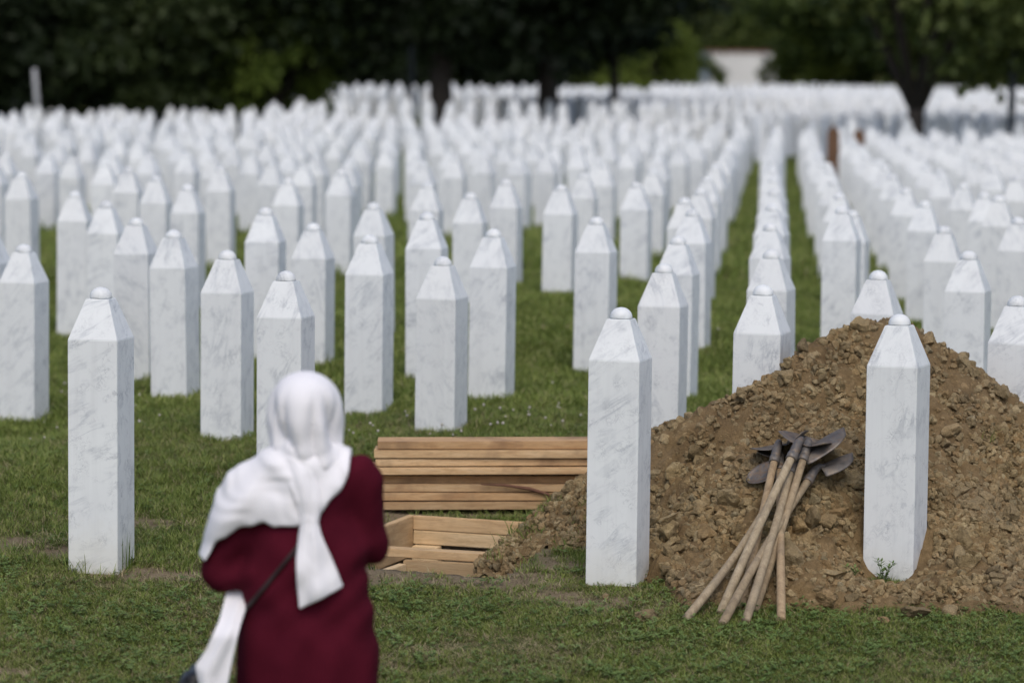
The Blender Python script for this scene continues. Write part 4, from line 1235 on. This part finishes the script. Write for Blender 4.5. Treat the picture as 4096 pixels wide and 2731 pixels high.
def poly_sd(X, Z, pts):
    pts = np.array(pts); d = np.full(X.shape, 1e9); s = np.ones(X.shape)
    n = len(pts); j = n - 1
    for i in range(n):
        e = pts[j] - pts[i]; wx = X - pts[i][0]; wz = Z - pts[i][1]
        t = np.clip((wx * e[0] + wz * e[1]) / (e @ e), 0, 1); d = np.minimum(d, (wx - e[0] * t) ** 2 + (wz - e[1] * t) ** 2)
        c1 = Z >= pts[i][1]; c2 = Z < pts[j][1]; c3 = e[0] * wz > e[1] * wx
        s = np.where((c1 & c2 & c3) | (~c1 & ~c2 & ~c3), -s, s); j = i
    return s * np.sqrt(d)


DRAPE = [pv(*q) for q in ((806, 1055), (800, 1085), (778, 1125), (748, 1160), (712, 1190), (660, 1204), (610, 1196), (570, 1203), (528, 1222), (496, 1250), (468, 1290), (430, 1280), (445, 1180), (470, 1080), (540, 1010), (640, 980), (740, 1000), (806, 1030))]


def f_drape(P):
    x, y, z = P[..., 0], P[..., 1], P[..., 2]
    fo = .009 * np.sin((z * .85 + x * .5) * 62 + 2.2 * np.sin(x * 14 + z * 9)) * (.55 + .45 * np.sin(x * 19 - z * 7)) * sstep(-.22, -.08, x) + .008 * np.sin((x * .8 - z * .5) * 52 + 2 * np.sin(z * 12)) * sstep(-.10, -.2, x)
    t = smin(f_tunic(P), caps(P, (-.03, -.015, 1.345), (-.19, .0, 1.212), .070, .072), .05) + fo * .9
    fo2 = .0022 * np.sin((z + .6 * x) * 110 + 4 * np.sin(x * 23 + 2 * np.sin(z * 17))) * (.5 + .5 * np.sin(x * 31 + z * 12))
    shell = np.abs(t + fo2 - .017) - .009
    hang = poly_sd(x[:, 0, :], z[:, 0, :], DRAPE)[:, None, :]
    hang = np.broadcast_to(hang, x.shape)
    front = y - .07 + .0 * x
    d = smax(shell, hang + .004 * np.sin(x * 90), .010)
    return smax(d, front, .01)


wx = (700 * VS - 2048) / FPX * 9.5
wz_ = pt(697 * VS, 855 * VS, 9.5).z - HT
woman = empty('person', (wx, 9.5, wz_)); tag(woman, 'woman seen from behind in white headscarf and burgundy tunic, arms folded up', 'person')
TUNIC = m_cloth('burgundy_cloth', (.078, .0068, .016), (.046, .004, .010), 9, .5, 700, .9)
SCARF = m_cloth('white_scarf_cloth', (.80, .79, .80), (.74, .73, .75), 14, .3, 900, .9)
SKIN = m_simple('skin', (.45, .27, .19), .55, 60, .2)
TROUS = m_cloth('dark_trousers_cloth', (.02, .02, .024), (.012, .012, .014))
LEATH = m_simple('dark_leather', (.010, .009, .009), .5, 60, .4)
body = sdf_obj('body', f_body, (-.36, -.2, -.03), (.36, .46, 1.68), .0085, SKIN, woman, 1)
sdf_obj('tunic', lambda P: smax(f_tunic(P), .44 - P[..., 2], .01), (-.40, -.30, .40), (.40, .38, 1.46), .009, TUNIC, woman, 2)
hood = sdf_obj('headscarf', f_hood, (-.20, -.22, 1.28), (.20, .22, 1.70), .0055, SCARF, woman, 2)
sdf_obj('shoulder_drape', f_drape, (-.40, -.26, 1.02), (.22, .12, 1.46), .0055, SCARF, hood, 2)
for s in (-1, 1):
    def f_leg(P, s=s):
        d = caps(P, (s * .085, 0, .80), (s * .085, .01, .46), .095, .078); return smin(d, caps(P, (s * .085, .01, .46), (s * .088, -.01, .10), .078, .065), .02)
    sdf_obj('trouser_leg', f_leg, (s * .085 - .15, -.15, .0), (s * .085 + .15, .15, .9), .012, TROUS, woman, 1)

    def f_shoe(P, s=s):
        d = caps(P, (s * .088, -.025, .045), (s * .096, .14, .036), .046, .042, (1, 1, .9)); return smax(d, -P[..., 2], .004)
    sdf_obj('shoe', f_shoe, (s * .09 - .08, -.1, -.02), (s * .09 + .08, .22, .14), .008, LEATH, woman, 1)


def back_y(x, z, grow=.0):
    """outer face of the clothed back at x, z (local)"""
    ys = np.linspace(-.30, .05, 141); P = np.stack([np.full(141, x), ys, np.full(141, z)], -1)
    v = f_tunic(P); i = np.argmax(v < grow); return ys[i]


def ribbon(name, rows, m, parent, ny=15, thick=.007, folds=3, amp=.008, off=.02, free=False, sol=.006):
    """rows: (vx left, vy left, vx right, vy right); lies on the back or hangs from it"""
    V = []; nr = len(rows) * 6 - 5; rows = np.array(rows, float); tt = np.linspace(0, len(rows) - 1, nr)
    for t in tt:
        r_ = [np.interp(t, range(len(rows)), rows[:, k]) for k in range(4)]
        yl = None
        for j in range(ny):
            u = j / (ny - 1); x, z = pv(r_[0] + (r_[2] - r_[0]) * u, r_[1] + (r_[3] - r_[1]) * u)
            y = (back_y(x, z) if not free else free(x, z)) - off - amp * math.sin(u * math.pi * folds + t * 1.1) * (.4 + .6 * t / len(rows)) - .01 * math.sin(u * math.pi)
            V.append((x, y, z))
    o = obj(name, mesh_np(name, V, grid_faces(ny, nr), True), m, parent)
    md = o.modifiers.new('thick', 'SOLIDIFY'); md.thickness = sol; md.offset = 0
    sb = o.modifiers.new('smooth', 'SUBSURF'); sb.levels = 1; sb.render_levels = 1
    return o


ribbon('scarf_tail', [(640, 1050, 692, 1032), (656, 1085, 716, 1066), (676, 1120, 736, 1108), (688, 1155, 742, 1150), (693, 1195, 735, 1190), (690, 1225, 742, 1215), (686, 1270, 760, 1255), (688, 1330, 780, 1300), (694, 1386, 793, 1336)],
       SCARF, hood, 17, folds=4, amp=.0045, off=.026)
ribbon('scarf_end', [(535, 1310, 585, 1300), (516, 1365, 580, 1345), (508, 1420, 560, 1420), (482, 1480, 545, 1490), (456, 1518, 532, 1560), (470, 1580, 525, 1640), (480, 1650, 522, 1700)],
       SCARF, hood, 15, folds=3, amp=.009, off=0, free=lambda x, z: .045 - .215 * float(sstep(1.0, .86, z)))
# shoulder bag with its strap across the back
bx, bz = pv(448, 1640); bag = empty('shoulder_bag', (wx + bx, 9.5 + .02, wz_ + bz - .09)); tag(bag, 'dark leather bag hanging at the woman\'s left hip', 'bag')
bm = bmesh.new(); bmesh.ops.create_cube(bm, size=1)
for v in bm.verts: v.co = Vector((v.co.x * (.10 if v.co.z > 0 else .12), v.co.y * .26, v.co.z * .22 + .09))
bmesh.ops.bevel(bm, geom=bm.edges[:], offset=.022, segments=4, affect='EDGES')
obj('pouch', bm_mesh('pouch', bm, True), LEATH, bag)
V = []
line = [(765, 1060), (757, 1110), (748, 1150), (715, 1205), (680, 1255), (640, 1305), (600, 1355), (565, 1400), (530, 1450), (490, 1510), (465, 1560)]
for k in range(41):
    t = k / 40 * (len(line) - 1); vx = np.interp(t, range(len(line)), [q[0] for q in line]); vy = np.interp(t, range(len(line)), [q[1] for q in line])
    for sgn in (-1, 1):
        x, z = pv(vx + sgn * 3.6, vy + sgn * 2.6); y = back_y(x, z)
        if x < -.19: y = max(y, -.06)
        V.append((x - bx, y - .010 - .02, z - bz + .09))
st = obj('strap', mesh_np('strap', V, grid_faces(2, 41), True), m_simple('strap_leather', (.022, .009, .008), .6, 60, .3), bag)
st.location = (0, 0, 0); md = st.modifiers.new('thick', 'SOLIDIFY'); md.thickness = .004; md.offset = 0
